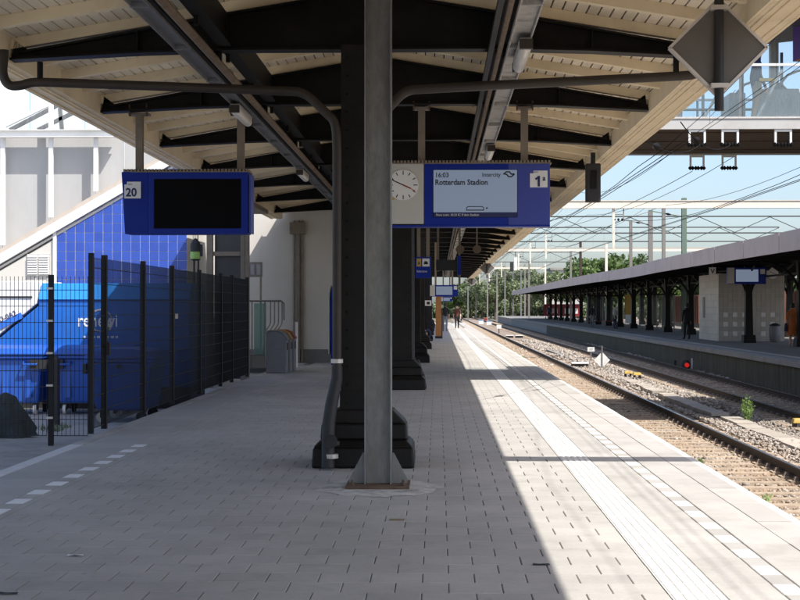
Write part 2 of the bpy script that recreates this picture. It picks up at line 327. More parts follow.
# paving: 0.3 m tiles in running bond between the left dashes and the tactile strip
X0, Y0, T = .06, 8.14, .3
def tile_mesh(wx, wy, name, m, gx=.0058, gy=.0028, ch=.004, dep=.03):
    a, b = wx/2-gx/2, wy/2-gy/2; mb = MB()
    mb.add([(-a,-b,-ch),(a,-b,-ch),(a,b,-ch),(-a,b,-ch),(-a+ch,-b+ch*.6,0),(a-ch,-b+ch*.6,0),(a-ch,b-ch*.6,0),(-a+ch,b-ch*.6,0),(-a,-b,-dep),(a,-b,-dep),(a,b,-dep),(-a,b,-dep)],
           [(4,5,6,7),(0,1,5,4),(1,2,6,5),(2,3,7,6),(3,0,4,7),(8,9,1,0),(9,10,2,1),(10,11,3,2),(11,8,0,3)])
    o = mb.build(name, m); me = o.data; bpy.data.objects.remove(o); return me
TMW = tile_mesh(.327, T, 'paver_wide', PV); TM = tile_mesh(T, T, 'paver', PV); TMH = tile_mesh(T/2, T, 'paver_half', PV)
tiles = []
for r in range(-7, 124):
    yc = Y0+(r+.5)*T; o2 = (.15 if (r % 2) else 0)
    xs = [(X0+k*T+o2+.15, 1) for k in range(-12, 4)]
    if not o2: xs = [(x, k) for x, k in xs]
    lo = xs[0][0]-.15; hi = xs[-1][0]+.15
    if o2 == 0: pass
    # close the two ends with half tiles so that both edges are straight
    L, Rr = X0-11*T, X0+4*T
    xs = [(x, k) for x, k in xs if x-.15 >= L-1e-4 and x+.15 <= Rr+1e-4]
    if o2: xs = [(L+.075, 0)]+xs+[(Rr-.075, 0)]
    xs.append((1.7245, 2))
    for x, k in xs: tiles.append((x, yc, k))
def vis(t):
    px, py = project(t[0], t[1], 0); return (-30 < px < 830 and py < 618), py
order = sorted(tiles, key=lambda t: -(vis(t)[1] if vis(t)[0] else -1e9+vis(t)[1]))
for (x, y, k) in order[:300]:
    o = inst('paver', (TMH, TM, TMW)[k], pf, (x, y, random.uniform(-.0015, .0008))); o.rotation_euler = (random.uniform(-.003, .003), random.uniform(-.003, .003), 0)
def batch(items, me_of, name, m, parent):
    vs, fs = [], []; off = 0
    for (x, y, z, me) in items:
        co = [(v.co.x+x, v.co.y+y, v.co.z+z) for v in me.vertices]; vs += co
        fs += [tuple(i+off for i in p.vertices) for p in me.polygons]; off += len(co)
    me = bpy.data.meshes.new(name); me.from_pydata(vs, [], fs); me.materials.append(m); o = bpy.data.objects.new(name, me); C.objects.link(o); o.parent = parent
    return tag(o, kind='stuff')
batch([(x, y, random.uniform(-.0015, .0008), (TMH, TM, TMW)[k]) for x, y, k in order[300:]], None, 'paving', PV, pf)
yE = Y0+124*T
far = MB(); far.box(-3.69, 1.26, yE, 150, -.05, 0).box(1.562, 1.888, yE, 150, -.05, 0).box(-3.6, 1.9, -14, Y0-7*T, -.05, 0)
tag(far.build('paving', PVL, pf), kind='stuff')
# tactile strip: ribbed tiles
tm = MB(); tm.box(-.147, .147, -.148, .148, -.03, 0)
for i in range(5): x = -.12+i*.06; tm.tbox((x, 0, 0), .040, .294, (x, 0, .0045), .030, .288)
to = tm.build('tactile_tile', TACT); TT = to.data; bpy.data.objects.remove(to)
for r in range(-4, 124): inst('tactile_tile', TT, pf, (1.41, Y0+(r+.5)*T, .0005+random.uniform(-.001, .001)))
tf = MB().box(1.265, 1.555, yE, 140, -.05, .0)
for i in range(5): x = 1.29+i*.06; tf.box(x-.016, x+.016, yE, 140, .0, .005)
tag(tf.build('tactile_strip', TACT, pf), kind='stuff')
# dashed line along the right edge
DM = tile_mesh(.135, T, 'dash_tile', DASH, .003, .003); DG = tile_mesh(.135, T, 'dash_gap_tile', SLABD, .003, .003)
fd, fg = [], []
for r in range(-4, 340):
    y = Y0+(r+.5)*T; me = DM if r % 2 == 0 else DG
    if r < 100: inst('dash_tile' if me is DM else 'edge_tile', me, pf, (1.957, y, 0))
    else: (fd if me is DM else fg).append((1.957, y, 0, me))
batch(fd, None, 'dash_row', DASH, pf); batch(fg, None, 'edge_tile_row', SLAB, pf)
# edge slabs, one metre long, and the white-edged coping
ES = tile_mesh(.3, 1.0, 'edge_slab', SLAB, .004, .004); cs = MB()
cs.add([(-.172,-.497,-.14),(.172,-.497,-.14),(.172,.497,-.14),(-.172,.497,-.14),(-.172,-.497,0),(.08,-.497,0),(.08,.497,0),(-.172,.497,0),(.152,-.497,-.001),(.152,.497,-.001),(.172,-.497,-.03),(.172,.497,-.03)],
       [(0,3,2,1),(4,5,6,7),(0,4,7,3),(0,1,10,8,5,4),(2,3,7,6,9,11),(5,8,9,6),(8,10,11,9),(10,1,2,11)])
cs.m = [0, 0, 0, 0, 0, 1, 1, 1]; co = cs.build('coping_slab', [SLAB, COPE]); CSM = co.data; bpy.data.objects.remove(co)
for i in range(6, 66):
    inst('edge_slab', ES, pf, (2.18, i+.4, random.uniform(-.001, .001))); inst('coping_slab', CSM, pf, (2.505, i+.4, random.uniform(-.002, .002)))
e2 = MB().box(2.03, 2.33, 65.9, 150, -.05, 0).box(2.333, 2.677, 65.9, 150, -.14, 0).box(2.03, 2.677, -14, 5.9, -.14, 0); tag(e2.build('edge_slab_row', SLAB, pf), kind='stuff')
# left edge: smooth slabs, dashes, kerb
LS = tile_mesh(.6, .6, 'left_slab', SLAB, .006, .006)
LS2 = tile_mesh(.575, .6, 'left_slab', mat('left_slab_grey', (.40, .39, .375), .85, var=.08, scale=3, objrnd=.08), .004, .004); KB = tile_mesh(.16, 1.0, 'kerb_stone', mat('kerb_grey', (.66, .655, .65), .8, var=.1, objrnd=.05), .004, .006)
for r in range(10, 60): inst('left_slab', LS2, pf, (-3.752, Y0+r*.6-4, 0))
KB2 = tile_mesh(.16, 1.0, 'kerb_stone', SLAB, .004, .006)
for i in range(9, 42): inst('kerb_stone', KB if i < 17 else KB2, pf, (-4.122, i+.3, .002))
LD = tile_mesh(.15, T, 'dash_tile', mat('dash_left', (.84, .84, .83), .8, var=.08, scale=9, objrnd=.06), .004, .004); LGt = tile_mesh(.15, T, 'dash_gap', PV, .004, .004)
LGh = tile_mesh(.075, T, 'edge_strip', PV, .004, .004)
fd = []
for r in range(-7, 124):
    y = Y0+(r+.5)*T
    dk = r % 2 == 0 and r < 29
    if r < 60: inst('dash_tile' if dk else 'edge_tile', LD if dk else LGt, pf, (-3.39, y, 0))
    else: fd.append((-3.39, y, 0, LGt))
    fd.append((-3.277, y, 0, LGh))
batch(fd, None, 'edge_tile_row', PV, pf)
tag(MB().box(-4.2, -3.69, 40.2, 150, -.05, 0).box(-4.2, -3.6, -14, 8, -.05, -.002).build('left_slab_row', SLAB, pf), kind='stuff')
# little brass plate set in the paving, mortar round the post foot
p = G(397, 520); MB().box(-.055, .055, -.04, .04, -.01, .004).build('ground_plate', mat('brass', (.30, .25, .15), .5, metal=.4), pf, loc=(p.x, p.y, 0), bevel=.003)

# far platform (between tracks 2 and 3)
FPX0 = 10.25
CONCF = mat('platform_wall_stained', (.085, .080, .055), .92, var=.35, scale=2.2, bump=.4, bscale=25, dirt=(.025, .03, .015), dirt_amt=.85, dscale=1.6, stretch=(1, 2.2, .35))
PVD = paver_mat('far_paving', (.20, .19, .175), lines=True)
fp = MB().box(FPX0+.12, 19.3, 5, 260, -1.5, -.004).build('far_platform', PVD); tag(fp, kind='structure')
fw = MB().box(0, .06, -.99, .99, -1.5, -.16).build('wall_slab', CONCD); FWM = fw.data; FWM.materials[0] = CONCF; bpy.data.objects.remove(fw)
fc = MB().box(-.02, .5, -.995, .995, -.16, .004).build('coping_slab', CONC, bevel=.01); FCM = fc.data; bpy.data.objects.remove(fc)
fs2 = tile_mesh(.3, 2.0, 'pale_slab', SLAB, .01, .01)
for i in range(60):
    y = 22+i*2.0; inst('wall_slab', FWM, fp, (FPX0+.06, y, 0)); inst('coping_slab', FCM, fp, (FPX0, y, random.uniform(0, .004))); inst('pale_slab', fs2, fp, (FPX0+.9, y, .004))
tag(MB().box(FPX0+.06, FPX0+.12, 141, 260, -1.5, -.16).box(FPX0-.02, FPX0+.5, 141, 260, -.16, .004).build('coping_row', CONC, fp), kind='stuff')

# track beds, sleepers, rails
ZB = -.95
tag(MB().box(2.63, FPX0+.05, -20, 400, -1.3, ZB-.03).build('track_bed', BALB), kind='structure')
tag(MB().box(19.35, 60, -20, 400, -1.2, -.93).build('track_bed', BALB), kind='structure')
TRK = (4.38, 8.50)
sm = MB(); sm.tbox((0, 0, -.18), 2.6, .30, (0, 0, .055), 2.56, .22); sm.box(-.93, -.57, -.11, .11, .055, .075); sm.box(.57, .93, -.11, .11, .055, .075)
so_ = sm.build('sleeper', SLEEP, bevel=.008); SM = so_.data; bpy.data.objects.remove(so_)
RP = [(-.0625, 0), (.0625, 0), (.0625, .012), (.012, .028), (.012, .115), (.036, .128), (.036, .15), (.030, .157), (-.030, .157), (-.036, .15), (-.036, .128), (-.012, .115), (-.012, .028), (-.0625, .012)]
for ti, tx in enumerate(TRK):
    t = thing('railway_track', None, None); t['kind'] = 'structure'; t.location = (tx, 0, ZB)
    for s in (-1, 1):
        mb = MB().prism_y([(x+s*.7525, z+.075) for x, z in RP], -20, 400); mb.build('rail', RAILS, t)
        MB().box(s*.7525-.027, s*.7525+.027, -20, 400, .2322, .2345).build('rail_head', RAILT, t)
    st = []
    for i in range(400):
        y = 9+i*.6+random.uniform(-.01, .01)
        if i < 150: inst('sleeper', SM, t, (random.uniform(-.015, .015), y, random.uniform(-.006, .004)))
        else: st.append((0, y, 0, SM))
    batch(st, None, 'sleeper_row', SLEEP, t)
    cm = MB()
    for i in range(130):
        y = 9+i*.6
        for s in (-1, 1):
            for q in (-1, 1): cm.tbox((s*.7525+q*.095, y, .075), .09, .10, (s*.7525+q*.085, y, .13), .045, .06)
    tag(cm.build('rail_clip', mat('clip_rust%d' % ti, (.15, .11, .085), .7, var=.3, scale=30), t), kind='stuff')
# ballast stones
ph = (1+5**.5)/2; ICO = np.array([(-1,ph,0),(1,ph,0),(-1,-ph,0),(1,-ph,0),(0,-1,ph),(0,1,ph),(0,-1,-ph),(0,1,-ph),(ph,0,-1),(ph,0,1),(-ph,0,-1),(-ph,0,1)])/1.9
ICF = np.array([(0,11,5),(0,5,1),(0,1,7),(0,7,10),(0,10,11),(1,5,9),(5,11,4),(11,10,2),(10,7,6),(7,1,8),(3,9,4),(3,4,2),(3,2,6),(3,6,8),(3,8,9),(4,9,5),(2,4,11),(6,2,10),(8,6,7),(9,8,1)])
def stones(n, x0, x1, y0, y1, size, zf):
    x = RNG.uniform(x0, x1, n*2); y = RNG.uniform(y0, y1, n*2)
    px = VPX+FPX*x/y; ok = (px < 860) & (px > 400); x, y = x[ok][:n], y[ok][:n]; n = len(x)
    s = size*RNG.uniform(.5, 1.15, (n, 1, 1)); v = ICO[None]*s*RNG.uniform(.75, 1.25, (n, 12, 1))*RNG.uniform(.6, 1.25, (n, 1, 3))
    a = RNG.uniform(0, 6.28, n); ca, sa = np.cos(a)[:, None], np.sin(a)[:, None]; vx = v[..., 0]*ca-v[..., 1]*sa; vy = v[..., 0]*sa+v[..., 1]*ca
    z = zf(x, y)+RNG.uniform(-.03, .012, n)
    return np.stack([vx+x[:, None], vy+y[:, None], v[..., 2]*.8+z[:, None]], -1)
def bz(x, y):
    d = np.minimum(np.abs(x-TRK[0]), np.abs(x-TRK[1])); inside = d < 1.3
    ph_ = np.abs(((y-9)/.6+.5) % 1-.5)*.6
    z = np.where(inside, np.where(ph_ < .14, ZB-.02, ZB+.03), ZB+.05+.05*np.sin(x*3+y*.3))
    return np.where((d < .88) & (d > .62), ZB-.02, z)
SV = np.concatenate([stones(26000, 2.75, 8.2, 11, 34, .036, bz), stones(17000, 2.7, 9.9, 34, 62, .052, bz), stones(9000, 2.7, 10, 62, 110, .085, bz)])
nS = len(SV); F = (ICF[None]+(np.arange(nS)*12)[:, None, None])
bo = bpy.data.objects.new('ballast', fast_mesh('ballast', SV, F, 3, STONE)); C.objects.link(bo); tag(bo, 'loose grey and rusty brown ballast stones between the rails', 'ballast', kind='stuff')

# ------------------------------------------------------------------ near canopy
can = thing('platform_canopy', 'long canopy with black columns and cream boarded underside over the near platform', 'canopy', (-.75, 14.8, 0))
def CP(mb, name, m, parent=can, **k):
    o = mb.build(name, m, parent, **k)
    if parent is can: o.matrix_parent_inverse = Matrix.Translation((.75, -14.8, 0))
    return o
XC, ZR, SLP, XL, XRr = -.75, 4.90, .165, -4.36, 2.70
def zu(x): return ZR-SLP*abs(x-XC)
YA, YB, YL = -12, 132, 41.35
GY0, GS = 15.0, 4.05
PW = .118
def slope_box(mb, xa, xb, y0, y1, d0, d1, mi=0):      # slab following the roof slope between offsets d0<d1 under/over zu
    return mb.add([(xa, y0, zu(xa)+d0), (xb, y0, zu(xb)+d0), (xb, y1, zu(xb)+d0), (xa, y1, zu(xa)+d0), (xa, y0, zu(xa)+d1), (xb, y0, zu(xb)+d1), (xb, y1, zu(xb)+d1), (xa, y1, zu(xa)+d1)],
                  [(0,3,2,1),(4,5,6,7),(0,1,5,4),(1,2,6,5),(2,3,7,6),(3,0,4,7)], mi)
for side, xe, yb in ((1, XRr, YB), (-1, XL, YL)):
    n = int(abs(xe-XC)/PW)+1
    for i in range(n):
        a = XC+side*i*PW+side*.008; b = XC+side*min((i+1)*PW, abs(xe-XC)+.02)-side*.008
        CP(slope_box(MB(), min(a, b), max(a, b), YA, yb, 0, .024), 'roof_plank', CREAMP)
    a, b = sorted((XC, xe+(.3 if side > 0 else .0))); CP(slope_box(MB(), a, b, YA, yb+.2, .0255, .06), 'roof_sheet', FELT)
    # rafters
    rm = None; y = GY0-27*GS/4
    while y < yb:
        if rm is None:
            a, b = sorted((XC+side*.01, xe)); o = CP(slope_box(MB(), a, b, -.05, .05, -.11, -.001), 'rafter', CREAM); rm = o.data; o.location.y = y
        else:
            o = inst('rafter', rm, can, (0, y, 0)); o.matrix_parent_inverse = Matrix.Translation((.75, -14.8, 0))
        y += GS/4
    # boxed eave gutter with mouldings
    for kx, (u0, u1, z0, z1) in enumerate(((.0, .34, 4.045, 4.07), (.335, .365, 4.04, 4.36), (-.03, .0, 4.05, 4.30)) if side > 0 else ((.0, .28, 4.045, 4.06), (.275, .295, 4.03, 4.085), (-.03, .0, 4.05, 4.315))):
        a, b = sorted((xe+side*(.02+u0), xe+side*(.02+u1))); CP(MB().box(a, b, YA, yb, z0, z1), ('soffit', 'fascia', 'inner_board')[kx], CREAM)
    for u in (.06, .13, .27): a, b = sorted((xe+side*u, xe+side*(u+.022))); CP(MB().box(a, b, YA, yb, 4.03, 4.0448), 'moulding', CREAM)
    # girders: tapered I-sections
    poly = [(XC, 4.18), (XC+side*1.4, 4.18), (XC+side*2.3, 4.155), (xe+side*.1, 4.085), (xe+side*.1, 4.125), (xe-side*.1, zu(xe)-.135), (XC, ZR-.113)]
    gm = fm = None; g = GY0-5*GS
    while g < yb:
        if gm is None:
            pl = poly if side > 0 else poly[::-1]
            o = CP(MB().prism_y(pl, -.012, .012), 'girder', BLK); gm = o.data; o.location.y = g
            fl = MB()
            for (xa, za), (xb, zb) in zip(poly[0:3], poly[1:4]): fl.bar((xa, 0, za), (xb, 0, zb), .20, .022)
            fl.bar((XC, 0, ZR-.125), (xe-side*.1, 0, zu(xe)-.147), .20, .022)
            fl.prism_y([(xe-side*.02, 4.10), (xe-side*.30, 4.10), (xe-side*.05, 4.29)][::(-1 if side > 0 else 1)], -.05, .05)
            for u in (1.38, 2.3):
                x = XC+side*u; fl.box(x-.008, x+.008, -.09, .09, 4.17, zu(x)-.14)
            q = fl.build('flange', BLK, o); FM_ = q.data
        else:
            o = inst('girder', gm, can, (0, g, 0)); o.matrix_parent_inverse = Matrix.Translation((.75, -14.8, 0)); inst('flange', FM_, o)
        g += GS
    # longitudinal beams on the girders
    x = -2.15 if side < 0 else .65
    lb = MB().box(x-.012, x+.012, YA, yb, 4.215, zu(x)-.115).box(x-.07, x+.07, YA, yb, 4.20, 4.215); CP(lb, 'longitudinal_beam', BLK)
# columns
def column(Y):
    c = MB()
    c.box(-.2, .2, -.012, .012, .52, 4.17).box(-.23, -.2, -.17, .17, .5, 4.17).box(.2, .23, -.17, .17, .5, 4.17).box(-.2, .2, -.17, -.15, .5, 4.17).box(-.2, .2, .15, .17, .5, 4.17)
    c.box(-.24, .24, -.18, .18, .46, .74)
    o = CP(c, 'column', BLKC); o.location = (-.73, Y, 0)
    pl = MB(); pl.tbox((0, 0, 0), 1.0, .86, (0, 0, .20), .98, .84); pl.tbox((0, 0, .20), .98, .84, (0, 0, .26), .86, .70); pl.tbox((0, 0, .26), .86, .5, (0, 0, .42), .84, .48); pl.tbox((0, 0, .42), .84, .48, (0, 0, .56), .56, .42)
    pl.build('plinth', BLKC, o, bevel=.02)
    rv = MB()
    for z in np.arange(.62, 4.1, .18):
        for x in (-.17, .17): rv.lathe((x, -.17, z), [(.0, 0)], 4) if False else rv.tube([(x, -.168, z), (x, -.182, z)], [.016, .010], 6)
    tag(rv.build('rivets', BLK, o), kind='stuff')
    return o
c0 = column(14.8)
for k in range(1, 9):
    c = c0.copy(); C.objects.link(c); c.location.y = 14.8+13.6*k
    for ch in list(c0.children): d = ch.copy(); C.objects.link(d); d.parent = c

# galvanised post in front of the first column
gp = thing('steel_post', 'grey galvanised steel H-section post on a rusty base plate in front of the black column', 'post', (-.52, 12.9, 0))
MB().box(-.105, .105, -.006, .006, .035, 4.66).build('web', GALV, gp)
for s in (-1, 1): MB().box(s*.105 if s > 0 else -.117, .117 if s > 0 else -.105, -.11, .11, .035, 4.62).build('flange', GALV, gp, bevel=.002)
for s in (-1, 1): MB().prism_y([(s*.118, .036), (s*.255, .036), (s*.255, .07), (s*.135, .30), (s*.118, .30)][::s], -.008, .008).build('gusset', GALV, gp)
MB().box(-.275, .275, -.25, .25, .012, .035).build('base_plate', RUST, gp, bevel=.004)
for sx in (-.22, .22):
    for sy in (-.19, .19): MB().tube([(sx, sy, .035), (sx, sy, .06)], .022, 6).tube([(sx, sy, .06), (sx, sy, .085)], .011, 6).build('bolt', RUST, gp)
mo = []; k = 40
for j, (rr, z) in enumerate(((1.0, .0015), (.8, .008), (.62, .0115))): mo += [(math.cos(2*math.pi*i/k)*.54*rr*(1+.05*math.sin(i*.9+1)+.03*math.sin(i*2.1)), math.sin(2*math.pi*i/k)*.62*rr*(1+.08*math.sin(i*1.7))-.04, z) for i in range(k)]
mm = MB(); mm.add(mo, [tuple(range(2*k, 3*k))]+[(j*k+i, j*k+(i+1) % k, (j+1)*k+(i+1) % k, (j+1)*k+i) for j in range(2) for i in range(k)])
mm.build('mortar_bed', mat('mortar', (.54, .52, .485), .95, var=.3, scale=7, bump=.8, bscale=30, dirt=(.10, .095, .09), dirt_amt=.9, dscale=4.5), gp)

# rain pipes
def smooth_path(pts, it=2):
    for _ in range(it):
        q = [pts[0]]
        for a, b in zip(pts[:-1], pts[1:]): q += [a*.75+b*.25, a*.25+b*.75]
        pts = q+[pts[-1]]
    return pts
def P_Y(l, Y): return [AY(x, y, Y) for x, y in l]
lp = thing('rain_pipe', 'brown rain pipe running from the left gutter under the canopy and down the column', 'pipe', (-.95, 14.42, 0))
def part_w(mb, name, m, par, **k):
    o = mb.build(name, m, par, **k); o.matrix_parent_inverse = Matrix.Translation(-Vector(par.location)); return o
part_w(MB().tube(P_Y([(4, 50)], 14.42)+smooth_path(P_Y([(4, 56), (2, 74), (8, 86), (20, 86), (32, 82), (50, 82.5)], 14.42))+smooth_path(P_Y([(180, 87), (285, 91), (305, 92), (325, 112), (336, 122), (337, 150)], 14.42), 2)+P_Y([(337, 368)], 14.42), .046, 10), 'pipe', PIPE, lp, smooth=True)
a = AY(337, 366, 14.42); part_w(MB().tube([a, a-Vector((.0, 0, .12)), Vector((a.x-.05, 14.36, .62)), Vector((a.x-.075, 14.3, .42)), Vector((a.x-.075, 14.25, .02))], [.052, .056, .062, .064, .064], 12), 'lower_pipe', PIPEG, lp, smooth=True)
for (px, py, rr, Y) in ((337, 361, .060, 14.42), (331, 443, .085, 14.27), (331, 456, .072, 14.26)):
    a = AY(px, py, Y); part_w(MB().tube([a+Vector((0, 0, -.02)), a+Vector((0, 0, .02))], rr, 12), 'collar', ALU if rr != .085 else PIPEG, lp)
a = AY(40, 68, 14.42); part_w(MB().tube([a+Vector((0, 0, .06)), AY(40, 83, 14.42)], .03, 8), 'hanger', BLK, lp)
a = AY(331, 441, 14.27); part_w(MB().tube([a+Vector((0, 0, 0)), a+Vector((0, -.085, 0))], .065, 12), 'inspection_cap', PIPEG, lp)
rp_ = thing('rain_pipe', 'brown rain pipe running from the right gutter to the column under the canopy', 'pipe', (-.4, 14.42, 0))
part_w(MB().tube(smooth_path(P_Y([(700, 54), (700, 70), (694, 75), (680, 76)], 14.42))+smooth_path(P_Y([(500, 85), (425, 89), (406, 90), (392, 104), (374, 124), (370, 140)], 14.42)), .046, 10), 'pipe', PIPE, rp_, smooth=True)
a = AY(676, 62, 14.42); part_w(MB().bar(AY(676, 50, 14.42), AY(676, 76, 14.42), .05, .05), 'hanger', BLK, rp_)

# cable trunking with lamps
for nm, x, wd, m, lab, lx in (('left', -2.43, .16, TRUNK, 'dark grey cable trunking with rusty conduit under the left half of the canopy', -2.25), ('right', .76, .19, TRUNKW, 'pale grey cable trunking with rusty conduit under the right half of the canopy', .60)):
    t = thing('cable_trunking', lab, 'trunking', (x, 14, 4.0))
    ye = 41 if nm == 'left' else 120
    mb = MB().box(-wd/2, wd/2, -24, ye-14, .06, .075).box(-wd/2, -wd/2+.012, -24, ye-14, .02, .06).box(wd/2-.012, wd/2, -24, ye-14, .02, .06)
    y = -10
    while y < ye-14: mb.box(-wd/2-.004, wd/2+.004, y, y+.03, .015, .078); y += 2.0
    mb.build('channel', m, t)
    MB().tube([(lx-x, -24, .07), (lx-x, ye-14, .07)], .042 if nm == 'left' else .028, 8).build('conduit', CONDU, t, smooth=True)
    MB().box(lx-x-.11, lx-x-.06, -24, ye-14, .05, .10).build('rail_angle', BLK, t)
    k = 0
    while GY0+k*GS < ye:
        MB().box(-wd/2-.01, lx-x+.05 if lx > x else wd/2, GY0+k*GS-14-.03, GY0+k*GS-14+.03, .078, .185).box(lx-x-.02, lx-x+.02, GY0+k*GS-14-.03, GY0+k*GS-14+.03, .10, .3).build('bracket', BLK, t); k += 1
for i in range(18):
    y = 5.2+2.03*i; o = MB().box(-2.205, -2.165, y-.03, y+.03, 4.12, 4.45).prism_x([(y-.22, 4.45), (y+.22, 4.45), (y+.03, 4.15), (y-.03, 4.15)], -2.19, -2.18).build('strut', BLK, can); o.matrix_parent_inverse = Matrix.Translation((.75, -14.8, 0))
def lamp(x, y, lab):
    t = thing('ceiling_lamp', lab, 'lamp', (x, y, 3.93), 'tube lamps under the canopy')
    MB().box(-.055, .055, -.62, .62, .045, .09).build('housing', ALU, t)
    MB().tube([(0, -.64, .02), (0, -.6, .02), (0, .6, .02), (0, .64, .02)], [.045, .058, .058, .045], 12).build('cover', LAMPW, t, smooth=True)
    for s in (-1, 1): MB().box(-.06, .06, s*.66-.03, s*.66+.03, -.02, .07).build('end_cap', PIPE, t)
for x, y, lab in ((.80, 14.1, 'white tube lamp under the canopy nearest the camera, right of the grey post'), (.80, 22.9, 'white tube lamp on the pale trunking, second along, just above the blue display'),
                  (.80, 31.9, 'white tube lamp on the pale trunking behind the blue display'), (-2.45, 18.4, 'white tube lamp on the dark trunking above the right end of display 20'), (-2.45, 26.8, 'white tube lamp on the dark trunking, farther one beside the white wall')): lamp(x, y, lab)

# ------------------------------------------------------------------ displays
def ns_logo(mb, x, z, s, y):
    strip(mb, [(x, z), (x+s*.30, z+s*.25), (x+s*.62, z+s*.25), (x+s*.82, z), (x+s*1.05, z)], s*.13, y); mb.prism_y([(x+s*1.0, z-s*.16), (x+s*1.22, z), (x+s*1.0, z+s*.16)], y-.003, y)
    strip(mb, [(x+s*1.15, z-s*.02), (x+s*.85, z-s*.27), (x+s*.53, z-s*.27), (x+s*.33, z-s*.02), (x+s*.15, z)], s*.13, y-.0005)
def corr(mb, x0, x1, y0, y1, z):
    n = int((x1-x0)/.045)
    for i in range(n): a = x0+(x1-x0)*i/n; mb.box(a, a+.028, y0, y1, z, z+.03)
    mb.box(x0, x1, y0, y1, z-.012, z+.0005)
DY = 19.0
def Xp(px): return AY(px, 200, DY).x
def Zp(py): return AY(470, py, DY).z
xa, xb, x1, x2, x3 = Xp(374), Xp(424), Xp(424), Xp(508), Xp(550); zt, zb_ = Zp(163.5), Zp(225)
d1 = thing('departure_display', 'blue departure display with clock, lit screen reading Rotterdam Stadion and platform number 1a', 'display', ((xa+x3)/2, DY, zb_))
def D(mb, name, m, **k): return part_w(mb, name, m, d1, **k)
D(MB().box(x1, x3-.005, DY+.02, DY+.30, zb_, zt), 'case', NSBLD, bevel=.008)
D(MB().box(xa, x1-.004, DY, DY+.28, zb_+.015, zt), 'clock_panel', CLKP, bevel=.004)
D(MB().box(x1, x2, DY, DY+.019, zb_, zt), 'front_frame', NSBL, bevel=.004)
D(MB().box(x2+.004, x3, DY, DY+.019, zb_, zt), 'number_panel', NSBLD, bevel=.004)
D(MB().box(xa, x3, DY-.004, DY+.3, zb_-.022, zb_-.001), 'bottom_edge', NSBL)
xs0, xs1, zs0, zs1 = Xp(433.5), Xp(517), Zp(217), Zp(170)
D(MB().box(xs0-.006, xs1+.006, DY-.004, DY-.0005, zs0-.006, zs1+.006), 'screen_rim', SCRND)
scr = D(MB().box(xs0, xs1, DY-.008, DY-.0042, zs0, zs1), 'screen', SCRN)
fb = D(MB().box(xs0, xs1, DY-.011, DY-.0085, zs0, zs0+.06), 'screen_bar', INK)
def DT(body, px, py, size, m, sx=.92, y=DY-.0105, off=.0): 
    o = text('lettering', body, Xp(px), y, Zp(py), size, m, d1, sx=sx, offset=off); o.matrix_parent_inverse = Matrix.Translation(-Vector(d1.location)); return o
DT('16:03', 435, 177.3, .088, INKB, off=.0015); DT('Intercity', 482, 176.8, .078, INKB, sx=.9, off=.001); DT('Rotterdam Stadion', 435, 184.8, .098, INKB, sx=.90, off=.0025)
DT('Next train: 16:33 IC R\u2019dam Stadion', 436, 215.9, .042, SWHITE, y=DY-.0115)
mb = MB(); ns_logo(mb, Xp(503.5), Zp(174.3), .12, DY-.0088); D(mb, 'logo', INKB)
mb = MB(); x, z = Xp(466.5), Zp(210.5); strip(mb, [(x, z), (x, z+.035), (x+.02, z+.05), (x+.20, z+.05), (x+.22, z+.035), (x+.22, z)], .009, DY-.0086); strip(mb, [(x, z+.004), (x+.22, z+.004)], .012, DY-.0086); mb.disc_y((x+.26, DY-.0086, z+.03), .012, .002, 10); D(mb, 'train_pictogram', INKB)
xq, zq = Xp(530), Zp(187.5); w_ = Xp(547.5)-xq
D(MB().prism_y([(xq, zq), (xq+w_, zq), (xq+w_, zq+.215), (xq+.045, zq+.215), (xq+.045, zq+.18), (xq, zq+.18)], DY-.004, DY-.0005), 'number_plate', SWHITE)
mb = MB(); x, z = Xp(538.8), Zp(186); strip(mb, [(x, z), (x, z+.118)], .03, DY-.006); strip(mb, [(x, z+.112), (x-.038, z+.088)], .024, DY-.0062); D(mb, 'numeral', INK); DT('a', 542.6, 180.7, .095, INK, y=DY-.006, off=.002); DT('spoor', 534, 172.6, .026, INK, y=DY-.006)
cx, cz = Xp(403.2), Zp(185); D(MB().disc_y((cx, DY-.0005, cz), .205, .010, 40), 'clock_rim', ALU, smooth=False); D(MB().disc_y((cx, DY-.0106, cz), .195, .003, 40), 'clock_face', SWHITE)
mb = MB()
for i in range(12):
    a = i*math.pi/6; L = .145 if i % 3 else .135; strip(mb, [(cx+math.sin(a)*L, cz+math.cos(a)*L), (cx+math.sin(a)*.178, cz+math.cos(a)*.178)], .012, DY-.0137, th=.001)
D(mb, 'hour_mark', INKB)
a = R(300+0); mb = MB(); strip(mb, [(cx, cz), (cx+math.sin(R(295))*.15, cz+math.cos(R(295))*.15)], .013, DY-.0150, th=.001); strip(mb, [(cx, cz), (cx+math.sin(R(114))*.10, cz+math.cos(R(114))*.10)], .016, DY-.0152, th=.001); D(mb, 'clock_hand', INKB)
mb = MB(); strip(mb, [(cx, cz), (cx+math.sin(R(116))*.165, cz+math.cos(R(116))*.165)], .007, DY-.0165, th=.001); D(mb, 'second_hand', REDI)
D(MB().disc_y((Xp(392.5), DY-.0005, Zp(197.6)), .03, .006, 14), 'yellow_button', YEL)
mb = MB(); corr(mb, xa-.02, x3+.02, DY-.03, DY+.32, zt+.008); D(mb, 'corrugated_top', POSTB)
for px in (421.5, 525): x = Xp(px); D(MB().box(x-.045, x+.045, DY+.09, DY+.19, zt+.037, 4.12).box(x-.09, x+.09, DY+.05, DY+.23, 4.12, 4.15), 'hanger_post', POSTB)
for px in (421.5, 525): x = Xp(px); [D(MB().box(x+u-.01, x+u+.01, DY+.03, DY+.08, 4.10, 4.22), 'clamp', RUST) for u in (-.1, .1)]

